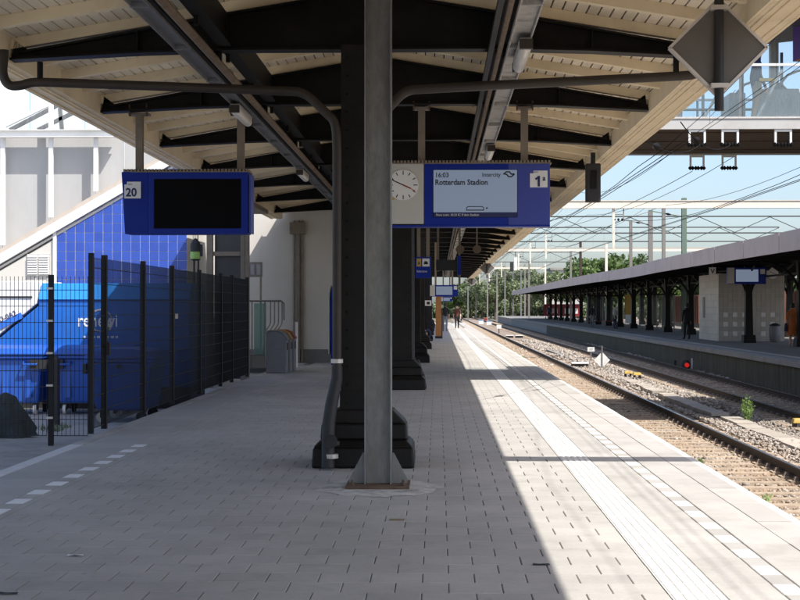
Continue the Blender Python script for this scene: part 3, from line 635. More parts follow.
# display of platform 20: screen off
zt, zb_ = AY(180, 172, DY).z, AY(180, 234, DY).z; xL, xM, xN = AY(122, 200, DY).x, AY(148, 200, DY).x, AY(248, 200, DY).x
d2 = thing('departure_display', 'blue departure display with black switched-off screen and platform number 20', 'display', ((xL+xN)/2, DY, zb_))
def E(mb, name, m, **k): return part_w(mb, name, m, d2, **k)
E(MB().box(xL+.05, xN, DY+.02, DY+.32, zb_, zt), 'case', NSBLD, bevel=.008)
E(MB().box(xM, xN, DY, DY+.0195, zb_, zt), 'front_frame', NSBL, bevel=.004)
E(MB().add([(xL, DY-.03, zt), (xM-.003, DY, zt), (xM-.003, DY, zb_), (xL+.045, DY-.03, zb_), (xL, DY+.02, zt), (xM-.003, DY+.019, zt), (xM-.003, DY+.019, zb_), (xL+.045, DY+.02, zb_)], [(0,3,2,1),(4,5,6,7),(0,1,5,4),(1,2,6,5),(2,3,7,6),(3,0,4,7)]), 'number_panel', NSBL)
E(MB().box(AY(154, 200, DY).x, AY(241, 200, DY).x, DY-.005, DY-.0005, AY(180, 228.5, DY).z, AY(180, 179, DY).z), 'screen', SCRND)
x, z = AY(124.8, 200, DY).x, AY(130, 198.6, DY).z
E(MB().prism_y([(x, z), (x+.215, z), (x+.215, z+.215), (x+.035, z+.215), (x+.035, z+.18), (x, z+.18)], DY-.036, DY-.032), 'number_plate', SWHITE)
o = text('lettering', '20', x+.022, DY-.038, z+.028, .155, INK, d2, off=None if False else .0) if False else text('lettering', '20', x+.02, DY-.038, z+.028, .15, INK, d2, sx=.95, offset=.004); o.matrix_parent_inverse = Matrix.Translation(-Vector(d2.location))
o = text('lettering', 'spoor', x+.05, DY-.038, z+.178, .024, INK, d2); o.matrix_parent_inverse = Matrix.Translation(-Vector(d2.location))
E(MB().box(xN+.012, xN+.035, DY+.01, DY+.34, zb_+.01, zt-.03), 'side_panel', NSBLD)
mb = MB(); corr(mb, xL+.02, xN+.02, DY-.02, DY+.34, zt+.008); E(mb, 'corrugated_top', POSTB)
for px in (137.5, 239.5): x = AY(px, 150, DY).x; E(MB().box(x-.045, x+.045, DY+.09, DY+.19, zt+.037, 4.09).box(x-.13, x+.13, DY+.05, DY+.23, 4.06, 4.085), 'hanger_post', POSTB)
for px in (137.5, 239.5): x = AY(px, 150, DY).x; [E(MB().box(x+u-.01, x+u+.01, DY+.03, DY+.08, 4.04, 4.20), 'clamp', RUST) for u in (-.11, .11)]

# smaller signs farther under the canopy
def small_display(pl, pr, pt, pb, Y, lab, lit=True, split=.0):
    a, b = AY(pl, pb, Y), AY(pr, pt, Y); t = thing('hanging_sign', lab, 'sign', ((a.x+b.x)/2, Y, a.z))
    part_w(MB().box(a.x, b.x, Y, Y+.25, a.z, b.z), 'case', NSBL, t)
    w_ = b.x-a.x; h_ = b.z-a.z
    if lit:
        part_w(MB().box(a.x+w_*.22, a.x+w_*.80, Y-.006, Y-.0005, a.z+h_*.14, b.z-h_*.12), 'screen', SCRN, t)
        part_w(MB().box(a.x, a.x+w_*.18, Y-.006, Y-.0005, a.z+.02, b.z-.01), 'clock_panel', CLKP, t)
        part_w(MB().box(b.x-w_*.15, b.x-w_*.03, Y-.006, Y-.0005, b.z-h_*.4, b.z-h_*.1), 'number_plate', SWHITE, t)
    for s in (.2, .8): x = a.x+w_*s; part_w(MB().box(x-.04, x+.04, Y+.08, Y+.16, b.z, 4.3), 'hanger_post', POSTB, t)
    return t
small_display(430, 458, 285, 296.5, 62, 'small lit blue departure display far along the near platform')
small_display(441, 452, 297, 301.5, 92, 'tiny blue display farthest along the near platform behind the orange pillar', True)
s = small_display(415.5, 431, 257, 278, 34, 'blue exit sign with white pictograms hanging beside the second black column', False)
a = AY(416.5, 269, 33.99)
for i, px in enumerate((416.6, 422.3)):
    q0, q1 = AY(px, 266.5, 34), AY(px+(4.6 if i == 0 else 7.2), 258.5, 34); part_w(MB().box(q0.x, q1.x, 33.99, 33.9995, q0.z, q1.z), 'pictogram_plate', YEL if i == 0 else SWHITE, s)
    part_w(MB().prism_y([(q0.x+.03, q0.z+.05), (q1.x-.03, q0.z+.05), (q1.x-.05, q0.z+.12), (q0.x+.05, q0.z+.12)], 33.984, 33.9895), 'pictogram', INKB, s)
q = AY(416.8, 271, 34); o = text('lettering', 'Rotterdamse', q.x, 33.995, q.z-.03, .075, SWHITE, s, sx=.6); o.matrix_parent_inverse = Matrix.Translation(-Vector(s.location))
q0, q1 = AY(436, 275, 40), AY(461, 256, 40); t = thing('led_board', 'dark unlit board hanging under the canopy behind the exit sign', 'sign', ((q0.x+q1.x)/2, 40, q0.z))
part_w(MB().box(q0.x, q1.x-.12, 40, 40.2, q0.z+.12, q1.z-.1), 'case', DKPL, t); part_w(MB().box(q1.x-.1, q1.x, 39.9, 40.25, q0.z, q1.z), 'end_panel', NSBL, t)
for px in (438, 459.5): x = AY(px, 260, 40).x; part_w(MB().box(x-.03, x+.03, 40.05, 40.11, q0.z-.3 if px > 450 else q0.z+.1, 4.5), 'hanger_post', POSTB, t)
for px in (460, 477):
    q = AY(px, 249.5, 38); t = thing('loudspeaker', 'beige horn loudspeaker under the canopy, %s of the pair' % ('left' if px == 460 else 'right'), 'loudspeaker', q)
    MB().tube([(0, .25, 0), (0, .1, 0), (0, -.1, 0)], [.03, .05, .11], 14).build('horn', CONDU, t, smooth=True); MB().box(-.02, .02, .1, .14, 0, 4.6-q.z).build('bracket', POSTB, t)

# diamond signs (seen from the back) and signal box
def diamond(px, py, Y, half, lab):
    c = AY(px, py, Y); t = thing('diamond_sign', lab, 'sign', (c.x, Y, c.z), 'diamond signs hanging from the canopy edge')
    h = half; MB().prism_y([(0, -h*.955), (h*.955, 0), (0, h*.955), (-h*.955, 0)], -.012, .012).build('panel', SIGNB, t)
    fr = MB(); k = h
    for (a, b) in (((0, -k), (k, 0)), ((k, 0), (0, k)), ((0, k), (-k, 0)), ((-k, 0), (0, -k))): fr.bar((a[0], 0, a[1]), (b[0], 0, b[1]), .06, .025)
    fr.build('frame', ALU, t); MB().tube([(0, -.05, -h-.13), (0, -.05, 4.45-c.z)], .042, 10).build('pole', DKPL, t, smooth=True)
    for z in (-h*.80, h*.80): MB().box(-.075, .075, -.10, -.015, z-.02, z+.02).build('clamp', ALU, t)
diamond(718, 48, 13, .425, 'large grey diamond sign seen from the back at the upper right')
diamond(487, 268, 84, .43, 'smaller grey diamond sign hanging far along the canopy edge'); diamond(472, 281, 128, .45, 'smallest and farthest grey diamond sign under the canopy end')
q = AY(593, 183, 24.8); t = thing('signal_box', 'black signal box hanging on a pole from the right canopy edge', 'signal', (q.x, 24.8, q.z))
MB().box(-.12, .12, -.1, .12, -.32, .32).build('box', DKPL, t, bevel=.015); MB().tube([(0, 0, .32), (0, 0, 4.15-q.z)], .04, 8).build('pole', DKPL, t)
MB().box(-.05, .05, -.12, -.1005, -.1, .2).build('shield', BLK, t)

# ------------------------------------------------------------------ fences on the left
def mesh_panel(x0, y0, x1, y1, z0, z1, step, name, parent, hstep=.2, wr=.0055):
    mb = MB(); L = math.hypot(x1-x0, y1-y0); n = max(2, int(L/step)); ux, uy = (x1-x0)/L, (y1-y0)/L
    for i in range(n+1): d = L*i/n; mb.bar((x0+ux*d, y0+uy*d, z0), (x0+ux*d, y0+uy*d, z1), wr, wr)
    z = z0
    while z < z1+.01:
        for off in (-.006, .006): mb.bar((x0-uy*off, y0+ux*off, z), (x1-uy*off, y1+ux*off, z), .008, .008)
        z += hstep
    return part_w(mb, name, BLKF, parent)
fn = thing('wire_fence', 'black wire mesh fence facing the camera in front of the blue bins', 'fence', (-4.36, 18.2, -.1))
for x in (-4.30, -4.80, -7.3, -9.8): part_w(MB().box(x-.03, x+.03, 18.22, 18.28, -.16 if x < -4.35 else 0, 1.97 if x != -4.30 else 2.24), 'post', BLKF, fn)
for a, b in ((-9.75, -7.33), (-7.27, -4.84), (-4.76, -4.33)): mesh_panel(a, 18.2, b, 18.2, -.02, 1.95, .05, 'mesh_panel', fn)
cl = MB()
for z in np.arange(.2, 1.9, .4): cl.box(-4.84, -4.76, 18.17, 18.22, z-.012, z+.012)
part_w(cl, 'clamp', ALU, fn)
fs_ = thing('wire_fence', 'long black wire mesh fence along the left platform edge', 'fence', (-4.31, 24, 0))
PY = [19.0, 21.5, 23.85, 26.6, 29.2, 30.8, 33.3]
for y in PY: part_w(MB().box(-4.34, -4.27, y-.035, y+.035, 0, 2.24), 'post', BLKF, fs_)
for a, b in zip(PY[:-1], PY[1:]): mesh_panel(-4.30, a+.04, -4.30, b-.04, .06, 2.19, .05, 'mesh_panel', fs_, wr=.0064)
part_w(MB().box(-4.325, -4.285, 18.34, 18.96, .05, 2.2) if False else MB().box(-4.33, -4.29, 18.3, 18.34, 0, 2.22), 'gate_post', BLKF, fs_)
mesh_panel(-4.30, 18.36, -4.30, 18.94, .06, 2.19, .05, 'gate_mesh', fs_)
lo = MB(); lo.box(-4.265, -4.22, 18.92, 19.0, .95, 1.12); part_w(lo, 'lock', DKPL, fs_)
q = AY(177, 317, 23.8); part_w(MB().box(-4.262, -4.258, 23.9, 24.15, 1.38, 1.46), 'tag_plate', ALU, fs_)

# ------------------------------------------------------------------ yard: container, bins, odds and ends
CY = 27.0
q0, q1 = AY(-40, 340, CY), AY(225, 283, CY); ct = thing('waste_container', 'big blue waste container with white renewi lettering behind the fence', 'container', ((q0.x+q1.x)/2, CY, -.30))
def K(mb, name, m, **k): return part_w(mb, name, m, ct, **k)
x0_, x1_ = q0.x, -4.55; zt = q1.z
nx = [AY(a, b, CY) for a, b in ((-4, 341), (38.6, 305.5))]; xn = nx[1].x
K(MB().prism_y([(x0_, .10), (x1_, .10), (x1_, zt-.302), (xn, zt-.302), (xn, nx[1].z), (nx[0].x, nx[0].z), (x0_, nx[0].z)], CY, CY+1.9), 'body', BLUEC, bevel=.02)
K(MB().add([(xn, CY-.03, zt-.30), (x1_, CY-.03, zt-.30), (x1_, CY+.25, zt), (xn, CY+.25, zt), (xn, CY+1.93, zt-.30), (x1_, CY+1.93, zt-.30), (x1_, CY+1.6, zt), (xn, CY+1.6, zt)], [(0,1,2,3),(3,2,6,7),(7,6,5,4),(0,3,7,4),(1,5,6,2),(0,4,5,1)]), 'lid', mat('lid_blue', (.015, .20, .62), .45, var=.08))
for x in np.arange(xn+.3, x1_, .75): K(MB().box(x-.04, x+.04, CY-.035, CY-.001, .15, .775), 'rib', BLUEC)
K(MB().box(x0_, x1_, CY-.05, CY-.002, .78, .86), 'rub_rail', BLUEC); K(MB().box(x0_, x1_, CY+.1, CY+1.8, -.30, .099), 'skid', DKPL)
def on(px, py): return AY(px, py, CY-.03)
q = on(77, 326.5); o = text('lettering', 'renewi', q.x, CY-.006, q.z, .335, SWHITE, ct, sx=.80, offset=.004); o.matrix_parent_inverse = Matrix.Translation(-Vector(ct.location))
c = on(100.5, 320.5); mb = MB(); pts = [(c.x+math.sin(a)*.20, c.z+math.cos(a)*.20) for a in np.linspace(R(-85), R(85), 18)]; strip(mb, pts, .026, CY-.006)
pts = [(c.x+math.sin(a)*.20, c.z+math.cos(a)*.20) for a in np.linspace(R(130), R(265), 16)]; strip(mb, pts, .026, CY-.006)
a0 = R(128); ax, az = c.x+math.sin(a0)*.2, c.z+math.cos(a0)*.2; mb.prism_y([(ax-.10, az+.03), (ax+.02, az-.06), (ax+.06, az+.09)], CY-.009, CY-.006); K(mb, 'logo', SWHITE)
mb = MB()
for i in range(8): x = on(83, 337).x+i*.085; mb.box(x, x+.05, CY-.008, CY-.005, on(83, 338).z, on(83, 336).z)
K(mb, 'small_lettering', SWHITE)
# white hopper at the left
HY = CY-.01
t = thing('white_hopper', 'white slanted metal hopper with a blue label strip left of the blue container', 'hopper', (AY(5, 320, HY).x, HY, -.30))
P_ = [AY(a, b, HY) for a, b in ((-60, 338), (-5, 338), (37, 303.5), (37, 281), (-60, 281))]
part_w(MB().prism_y([(v.x, v.z) for v in P_], HY, HY+1.85), 'body', WHITEP, t, bevel=.015)
part_w(MB().bar(AY(-20, 297, HY-.01), AY(32, 297, HY-.01), .02, .03), 'seam', DKPL, t)
a, b = AY(-6, 329, HY-.02), AY(22, 315, HY-.02); part_w(MB().bar(a, b, .012, .11), 'label_strip', mat('label_blue', (.03, .16, .62), .5), t)
a, b = AY(-6, 322, HY-.02), AY(20, 311, HY-.02); part_w(MB().bar(a, b, .010, .11), 'label_strip', SWHITE, t)
o = text('lettering', 'D-0A2', 0, 0, 0, .14, INK, t, sx=.9); q = AY(0, 322.5, HY-.035); o.location = q; o.rotation_euler = (0, -R(24), 0); o.matrix_parent_inverse = Matrix.Translation(-Vector(t.location))
# wheeled bins
def bin4(px, Y, lab, dark=False, rz=0):
    x = AY(px, 380, Y).x; t = thing('wheeled_bin', lab, 'bin', (x, Y, -.30), 'blue wheeled bins behind the fence', rz)
    mb = MB(); mb.tbox((0, .5, .20), 1.10, .82, (0, .5, .98), 1.30, 1.02); mb.build('body', BLUEB, t, bevel=.04)
    mb = MB(); mb.box(-.68, .68, -.06, 1.06, .98, 1.03); mb.build('rim', BLUEB, t, bevel=.015)
    pr = [(-.08, 1.035), (1.08, 1.035), (1.08, 1.07), (.95, 1.16), (.7, 1.20), (.3, 1.20), (.05, 1.15), (-.08, 1.07)]
    MB().prism_x(pr, -.70, .70).build('lid', BLUEB, t, bevel=.01)
    for s in (-1, 1):
        MB().tube([(s*.45-.12, -.02, .92), (s*.45-.12, -.09, .88), (s*.45+.12, -.09, .88), (s*.45+.12, -.02, .92)], .018, 6).build('handle', BLUEB, t)
        MB().tube([(s*.68, .5, .92), (s*.76, .5, .92)], .035, 10).build('trunnion', DKPL, t)
        for yy in (.18, .82):
            wq = MB().tube([(s*.48-.025, yy, .09), (s*.48+.025, yy, .09)], .09, 14).build('wheel', LAMPW if yy < .5 else RUB, t, smooth=True)
            MB().tbox((s*.48, yy, .08), .08, .05, (s*.48, yy+.03, .21), .10, .12).build('caster', DKPL, wq)
    for x2 in (-.4, 0, .4): MB().box(x2-.05, x2+.05, .02, .06, .3, .9).build('rib', BLUEB, t)
    MB().box(-.75, -.45, -.075, -.02, .8, .96).build('corner_guard', DKPL, t); MB().box(.45, .75, -.075, -.02, .8, .96).build('corner_guard', DKPL, t)
bin4(5, 25.4, 'sunlit blue wheeled bin at the left edge of the picture'); bin4(90, 25.45, 'blue wheeled bin below the renewi lettering, middle of the row'); bin4(98, 24.3, 'shaded blue wheeled bin nearest the platform, right of the row', rz=R(-90))
q = G(4, 413, -.30); t = tag(MB().box(q.x-.06, q.x+.05, 22.2, 22.25, -.30, .78).build('wooden_board', mat('board_pale', (.55, .50, .42), .8, var=.1), bevel=.004), 'pale upright wooden board in front of the leftmost blue bin', 'board')
q = G(55, 426, -.30); tag(MB().tbox((q.x, q.y, -.30), .13, .13, (q.x, q.y, .75), .12, .12).tbox((q.x, q.y, .75), .12, .12, (q.x, q.y, .80), .06, .06).build('bollard', DKPL), 'dark square bollard behind the wire fence between two blue bins', 'bollard')
hp = MB(); k = 18; c = G(-8, 440, -.15); vs = []
for j, (rr, z) in enumerate(((.42, 0), (.36, .12), (.25, .35), (.13, .52), (.02, .58))):
    for i in range(k): a = 2*math.pi*i/k; f = 1+.18*math.sin(i*2.1+j)+.1*math.sin(i*4.3+2*j); vs.append((c.x+math.cos(a)*rr*f*.95, 19.6+math.sin(a)*rr*f, -.15+z*1.0))
hp.add(vs, [(j*k+i, j*k+(i+1) % k, (j+1)*k+(i+1) % k, (j+1)*k+i) for j in range(4) for i in range(k)]+[tuple(4*k+i for i in range(k))])
tag(hp.build('tarpaulin_heap', TARP, smooth=True), 'dark tarpaulin heap at the left picture edge behind the wire fence', 'heap')
# weeds
def leaf_clump(name, c, n, rx, ry, h, leaf, m, label, cat, group=None, spread=1.0):
    vs, fs = [], []
    for i in range(n):
        a = random.uniform(0, 6.28); r = random.random()**.6; t_ = random.random(); b = Vector((c[0]+math.cos(a)*rx*r*(.25+.75*t_*spread), c[1]+math.sin(a)*ry*r*(.25+.75*t_*spread), c[2]+h*t_*(1-.4*r)))
        d = Vector((random.uniform(-1, 1), random.uniform(-1, 1), random.uniform(.2, 1.6))).normalized()*leaf*random.uniform(.6, 1.3); s = d.cross(Vector((random.uniform(-1, 1), random.uniform(-1, 1), .3))).normalized()*leaf*.16
        o = len(vs); vs += [b, b+d*.5+s, b+d, b+d*.5-s]; fs.append((o, o+1, o+2, o+3))
    me = bpy.data.meshes.new(name); me.from_pydata([tuple(v) for v in vs], [], fs); me.materials.append(m); ob = bpy.data.objects.new(name, me); C.objects.link(ob); return tag(ob, label, cat, group)
q = G(747, 426, ZB); t = thing('weed', 'tall green weed growing in the ballast between the tracks', 'plant', q)
w1 = leaf_clump('leaves', (0, 0, 0), 520, .16, .16, .68, .07, LFW, None, None); w1.parent = t
mb = MB()
for i in range(7): a = i*.9; mb.tube([(0, 0, 0), (math.cos(a)*.06, math.sin(a)*.06, .3), (math.cos(a)*.13, math.sin(a)*.13, .58)], [.006, .005, .002], 5)
mb.build('stem', LF1, t)
for px, py, lab in ((766, 499, 'small green weed tuft at the platform edge near the camera'), (700, 461, 'tiny green weed on the coping where the thin shadow ends'), (525, 357, 'little weed tuft beside the platform edge before the bridge shadow'), (495, 342, 'faint weed tuft farther along the platform edge')):
    q = G(px, py); leaf_clump('weed', (2.685, q.y, -.06), 45, .035, .10, .09, .045, LFW, lab, 'plant')
q = G(28, 440, -.15); leaf_clump('weed', (q.x, q.y+1.2, -.15), 260, .35, .3, .10, .05, LF2, 'dry weeds growing at the foot of the wire fence', 'plant')

# ------------------------------------------------------------------ stair building with the blue tiled wall
SY = 34.7
st = thing('stair_building', 'white covered staircase with a blue tiled side wall rising to the footbridge', 'staircase', (AY(100, 300, SY).x, SY, -.30))
def S(mb, name, m, **k): return part_w(mb, name, m, st, **k)
def sp(px, py, dy=0): v = AY(px, py, SY); return (v.x, v.z)
xw = -12.5
# masonry under the stair
S(MB().prism_y([(xw, -.30), (sp(187, 300)[0], -.30), (sp(187, 300)[0], sp(187, 160)[1]), (xw, sp(-100, 325)[1])], SY+.02, SY+3.6), 'wall', WALLW)
S(MB().prism_y([(sp(57, 0)[0], -.30), (sp(187, 0)[0], -.30), (sp(187, 0)[0], sp(187, 157)[1]), (sp(57, 0)[0], sp(57, 232)[1])], SY+.006, SY+.0195), 'grout', GROUT)
tw = (sp(187, 0)[0]-sp(57, 0)[0])/14.0; xs_ = sp(57, 0)[0]; zb0 = sp(57, 285)[1]-.30
blue = tile_mesh(tw, tw, 'tile', TILEB, .012, .012, .004, .012); blue.transform(Matrix.Rotation(R(90), 4, 'X'))
ln = lambda x: sp(57, 232)[1]+(x-xs_)*(sp(187, 157)[1]-sp(57, 232)[1])/(sp(187, 0)[0]-xs_)
for i in range(14):
    for j in range(40):
        xc, zc = xs_+(i+.5)*tw, -.30+.1+(j+.5)*tw
        if zc+tw/2 <= ln(xc-tw/2)-.01: o = inst('tile', blue, st, (xc, SY-.002, zc)); o.matrix_parent_inverse = Matrix.Translation(-Vector(st.location))
        elif zc-tw/2 < ln(xc-tw/2)-.03:
            zl, zr = ln(xc-tw/2)-.01, ln(xc+tw/2)-.01; z0 = zc-tw/2+.006; tp = zc+tw/2-.006
            zl, zr = min(zl, tp), min(zr, tp)
            if zr > z0+.02 and zl > z0: S(MB().prism_y([(xc-tw/2+.006, z0), (xc+tw/2-.006, z0), (xc+tw/2-.006, zr), (xc-tw/2+.006, zl)], SY-.002, SY+.0055), 'tile', TILEB)
S(MB().box(sp(53.5, 0)[0], sp(57, 0)[0]-.004, SY-.03, SY+.019, -.30, sp(55, 231)[1]), 'trim', WHITEP)
def sl(px0, px1, ya, yb_, yoff, d, name, m, th):
    # sloped band between two pixel lines, parallel to the stair
    a0, b0 = AY(px0, ya, SY), AY(px1, yb_, SY); return S(MB().bar((a0.x, SY+yoff, a0.z), (b0.x, SY+yoff, b0.z), d, th), name, m)
SL = (160-264.5)/180.0
def lin(px, y0): return y0+px*SL
pxm = 225
sl(-140, pxm, lin(-140, 259.5), lin(pxm, 259.5), .05, .30, 'stringer', WHITEP, .205)
sl(-140, pxm, lin(-140, 267.5), lin(pxm, 267.5), .12, .26, 'stringer_edge', ALU, .05)
a0, b0 = AY(-140, lin(-140, 250), SY), AY(pxm, lin(pxm, 250), SY); S(MB().bar((a0.x, SY+.55, a0.z-.02), (b0.x, SY+.55, b0.z-.02), 1.0, .09), 'stair_capping', BEIGET)
# back wall panels of the stair, posts, beam, glazed roof
py_ = SY+1.05
edges = [-140, -92, -45, 3, 51, 96, 124, 160, 225]
for a, b in zip(edges[:-1], edges[1:]):
    va, vb = AY(a+.6, lin(a, 262), py_), AY(b-.6, lin(b, 262), py_); top = AY(a, 134 if a < 90 else 120, py_).z
    if va.z < top-.3: S(MB().prism_y([(va.x, va.z), (vb.x, min(vb.z, top-.05)), (vb.x, top), (va.x, top)], py_, py_+.05), 'wall_panel', WPANEL)
for a in (3, 51, 96, -45, -92):
    z0, z1 = AY(a, lin(a, 247), SY+.8).z, AY(a, (60 if a < 60 else 138), SY+.8).z; x = AY(a, 150, SY+.8).x
    S(MB().box(x-.05, x+.05, SY+.75, SY+.85, z0, z1), 'post', WHITEP)
a, b = AY(-60, 134, SY+.72), AY(118, 134, SY+.72)
S(MB().box(a.x, b.x, SY+.62, SY+.86, a.z-.09, a.z-.075).box(a.x, b.x, SY+.73, SY+.75, a.z-.075, a.z+.075).box(a.x, b.x, SY+.62, SY+.86, a.z+.075, a.z+.09), 'beam', WHITEP)
for (p0, p1, m) in (((-8, 132), (52, 103), WHITEP), ((10, 130), (60, 104), GALV), ((38, 130), (75, 112), GALV), ((-5, 152), (28, 138), GALV), ((28, 138), (42, 147), GALV), ((60, 108), (62, 130), GALV), ((30, 160), (52, 145), GALV)):
    S(MB().bar(AY(p0[0], p0[1], SY+2.0), AY(p1[0], p1[1], SY+2.0), .09, .09), 'brace', m)
a, b, c_, d_ = AY(-80, 45, SY+2.6), AY(140, 45, SY+2.6), AY(140, 170, SY+2.6), AY(-80, 170, SY+2.6)
for i in range(4):
    u0, u1 = a.x+(b.x-a.x)*i/4+.02, a.x+(b.x-a.x)*(i+1)/4-.02; S(MB().box(u0, u1, SY+2.6, SY+2.64, d_.z, a.z), 'frosted_pane', GLSF)
# louvre vents in the white wall
q0, q1 = AY(27, 276, SY), AY(50, 254, SY)
lv = S(MB().box(q0.x, q1.x, SY-.005, SY+.02, q0.z, q1.z), 'louvre', ALU)
for u0, u1 in ((.04, .47), (.53, .96)):
    for i in range(8):
        z = q0.z+.04+i*(q1.z-q0.z-.06)/8; xa_, xb_ = q0.x+(q1.x-q0.x)*u0, q0.x+(q1.x-q0.x)*u1
        o = MB().add([(xa_, SY-.045, z), (xb_, SY-.045, z), (xb_, SY-.006, z+.035), (xa_, SY-.006, z+.035), (xa_, SY-.045, z+.012), (xb_, SY-.045, z+.012), (xb_, SY-.006, z+.047), (xa_, SY-.006, z+.047)], [(0,3,2,1),(4,5,6,7),(0,1,5,4),(1,2,6,5),(2,3,7,6),(3,0,4,7)]).build('slat', WHITEP, lv)
S(MB().box(AY(-60, 300, SY).x, AY(45, 300, SY).x, SY-.05, SY+.015, 1.75, 1.8).box(AY(-60, 300, SY).x, AY(38, 300, SY).x, SY-.04, SY+.015, 1.5, 1.53), 'wall_pipe', ALU)

# white building closing the left half of the platform
WY = 41.6
wb = thing('white_building', 'white rendered building with dark plinth closing the left side of the canopy', 'building', (-4.2, WY, 0))
part_w(MB().box(-7.3, -1.55, WY, 66, .38, 7.2), 'wall', WALLW, wb); part_w(MB().box(-7.28, -1.57, WY-.02, WY+.2, 0, .379), 'plinth', CONCD if False else mat('plinth_grey', (.16, .16, .155), .85), wb)
for px, r_ in ((294.5, .032), (299, .045), (302.5, .035)):
    x = AY(px, 300, WY).x; part_w(MB().tube([(x, WY-.07, .02), (x, WY-.07, 4.0)], r_, 10), 'wall_pipe', POSTB, wb, smooth=True)
x = AY(298, 240, WY).x; part_w(MB().box(x-.22, x+.22, WY-.16, WY-.001, 3.62, 3.95), 'hopper_head', POSTB, wb)
q0, q1 = AY(264, 300, WY), AY(292, 232, WY)
# dark kiosk with brown corner posts
KY = 34.0
kk = thing('shelter', 'dark shelter with brown corner posts standing beyond the wire fence', 'shelter', (AY(226, 370, KY).x, KY, 0))
xl, xr = AY(206.5, 300, KY).x, AY(249, 300, KY).x
part_w(MB().box(xl, xl+.14, KY, KY+.14, -.30, 3.9), 'post', POSTB, kk); part_w(MB().box(xr-.09, xr, KY, KY+.12, -.30, 3.9), 'post', POSTB, kk); part_w(MB().box(xr-.20, xr-.10, KY+.03, KY+.13, -.30, 3.9), 'post', POSTB, kk)
part_w(MB().box(xl+.145, xr-.205, KY+.3, KY+.33, -.1, 3.9), 'dark_panel', mat('panel_dark', (.045, .045, .048), .3), kk)
part_w(MB().box(xl+.145, xr-.205, KY+.04, KY+.10, 2.75, 2.85), 'cross_rail', POSTB, kk); part_w(MB().box(xl-.1, xr+.1, KY-.05, KY+3, 3.9, 4.0), 'roof', POSTB, kk)
part_w(MB().box(xr-.10, xr-.02, KY-.06, KY-.005, .42, .62), 'socket_box', DKPL, kk)
# beacon lantern
q = AY(195.5, 255, 31.5); t = thing('lantern', 'black lantern with pale green glass band on a double pole beside the shelter', 'lantern', (q.x, 31.5, -.30)); zc = q.z+.30
MB().tube([(-.03, 0, 0), (-.03, 0, zc-.1)], .022, 8).tube([(.06, 0, 0), (.06, 0, zc-.1)], .022, 8).build('pole', DKPL, t)
MB().lathe((0, 0, zc), [(.06, -.12), (.11, -.10), (.11, -.085)], 14).build('base', DKPL, t); MB().lathe((0, 0, zc), [(.105, -.085), (.115, -.04), (.105, .07)], 16).build('glass', GRNL, t, smooth=True)
MB().lathe((.0, 0, zc), [(.11, .072), (.115, .20), (.10, .26), (.04, .34), (.01, .36)], 14).build('hood', DKPL, t, smooth=True); MB().box(.07, .15, -.04, .04, zc-.03, zc+.22).build('side_box', DKPL, t)
MB().tube([(.05, 0, zc+.3), (.05, 0, zc+.6)], .012, 6).build('rod', DKPL, t)
# sign box on a post
q0, q1 = AY(249, 277, 38.5), AY(262, 262, 38.5); t = thing('post_sign', 'grey framed sign box with two pale panes on a thin post before the white wall', 'sign', (q1.x, 38.5, 0))
part_w(MB().box(q0.x-.4, q1.x, 38.5, 38.62, q0.z, q1.z), 'frame', GALV, t); part_w(MB().tube([(q1.x-.04, 38.56, 0), (q1.x-.04, 38.56, q0.z)], .03, 8), 'post', GALV, t)
for u in (.04, .2): part_w(MB().box(q0.x+u, q0.x+u+.1, 38.49, 38.4995, q0.z+.06, q1.z-.06), 'pane', mat('pane_pale%d' % int(u*100), (.35, .38, .48), .4), t)
# railing with hooks and glass
RY = 38.0
q0, q1 = AY(248, 359, RY), AY(284, 301, RY); t = thing('railing', 'galvanised railing with teal glass and bent hooks behind the grey bins', 'railing', ((q0.x+q1.x)/2, RY, 0))
part_w(MB().tube([(q0.x, RY, q1.z), (q1.x-.08, RY, q1.z), (q1.x, RY, q1.z-.06), (q1.x, RY, q1.z-.5)], .025, 8), 'top_rail', GALV, t, smooth=True)
for i, px in enumerate((252, 270.5, 274.5, 278.5, 282)):
    x = AY(px, 330, RY).x; part_w(MB().tube([(x, RY, q1.z), (x, RY, q1.z-.55), (x-.02, RY-.02, q1.z-.62), (x-.1, RY-.1, q1.z-.75), (x-.12, RY-.12, q1.z-.85)] if i else [(x, RY, q1.z), (x, RY, 0)], .018, 6), 'hook' if i else 'post', GALV, t, smooth=True)
part_w(MB().box(AY(254, 300, RY).x, AY(266, 300, RY).x, RY+.02, RY+.035, .3, q1.z-.06), 'glass_pane', GLST, t); part_w(MB().box(q0.x, AY(265, 300, RY).x, RY-.01, RY+.01, .0, .32), 'kick_plate', CONC, t)
part_w(MB().tube([(q0.x, RY-.02, .35), (AY(265, 300, RY).x, RY-.02, .35)], .015, 6).tube([(AY(265, 300, RY).x, RY, 0), (AY(265, 300, RY).x, RY, q1.z)], .02, 6), 'mid_rail', GALV, t)
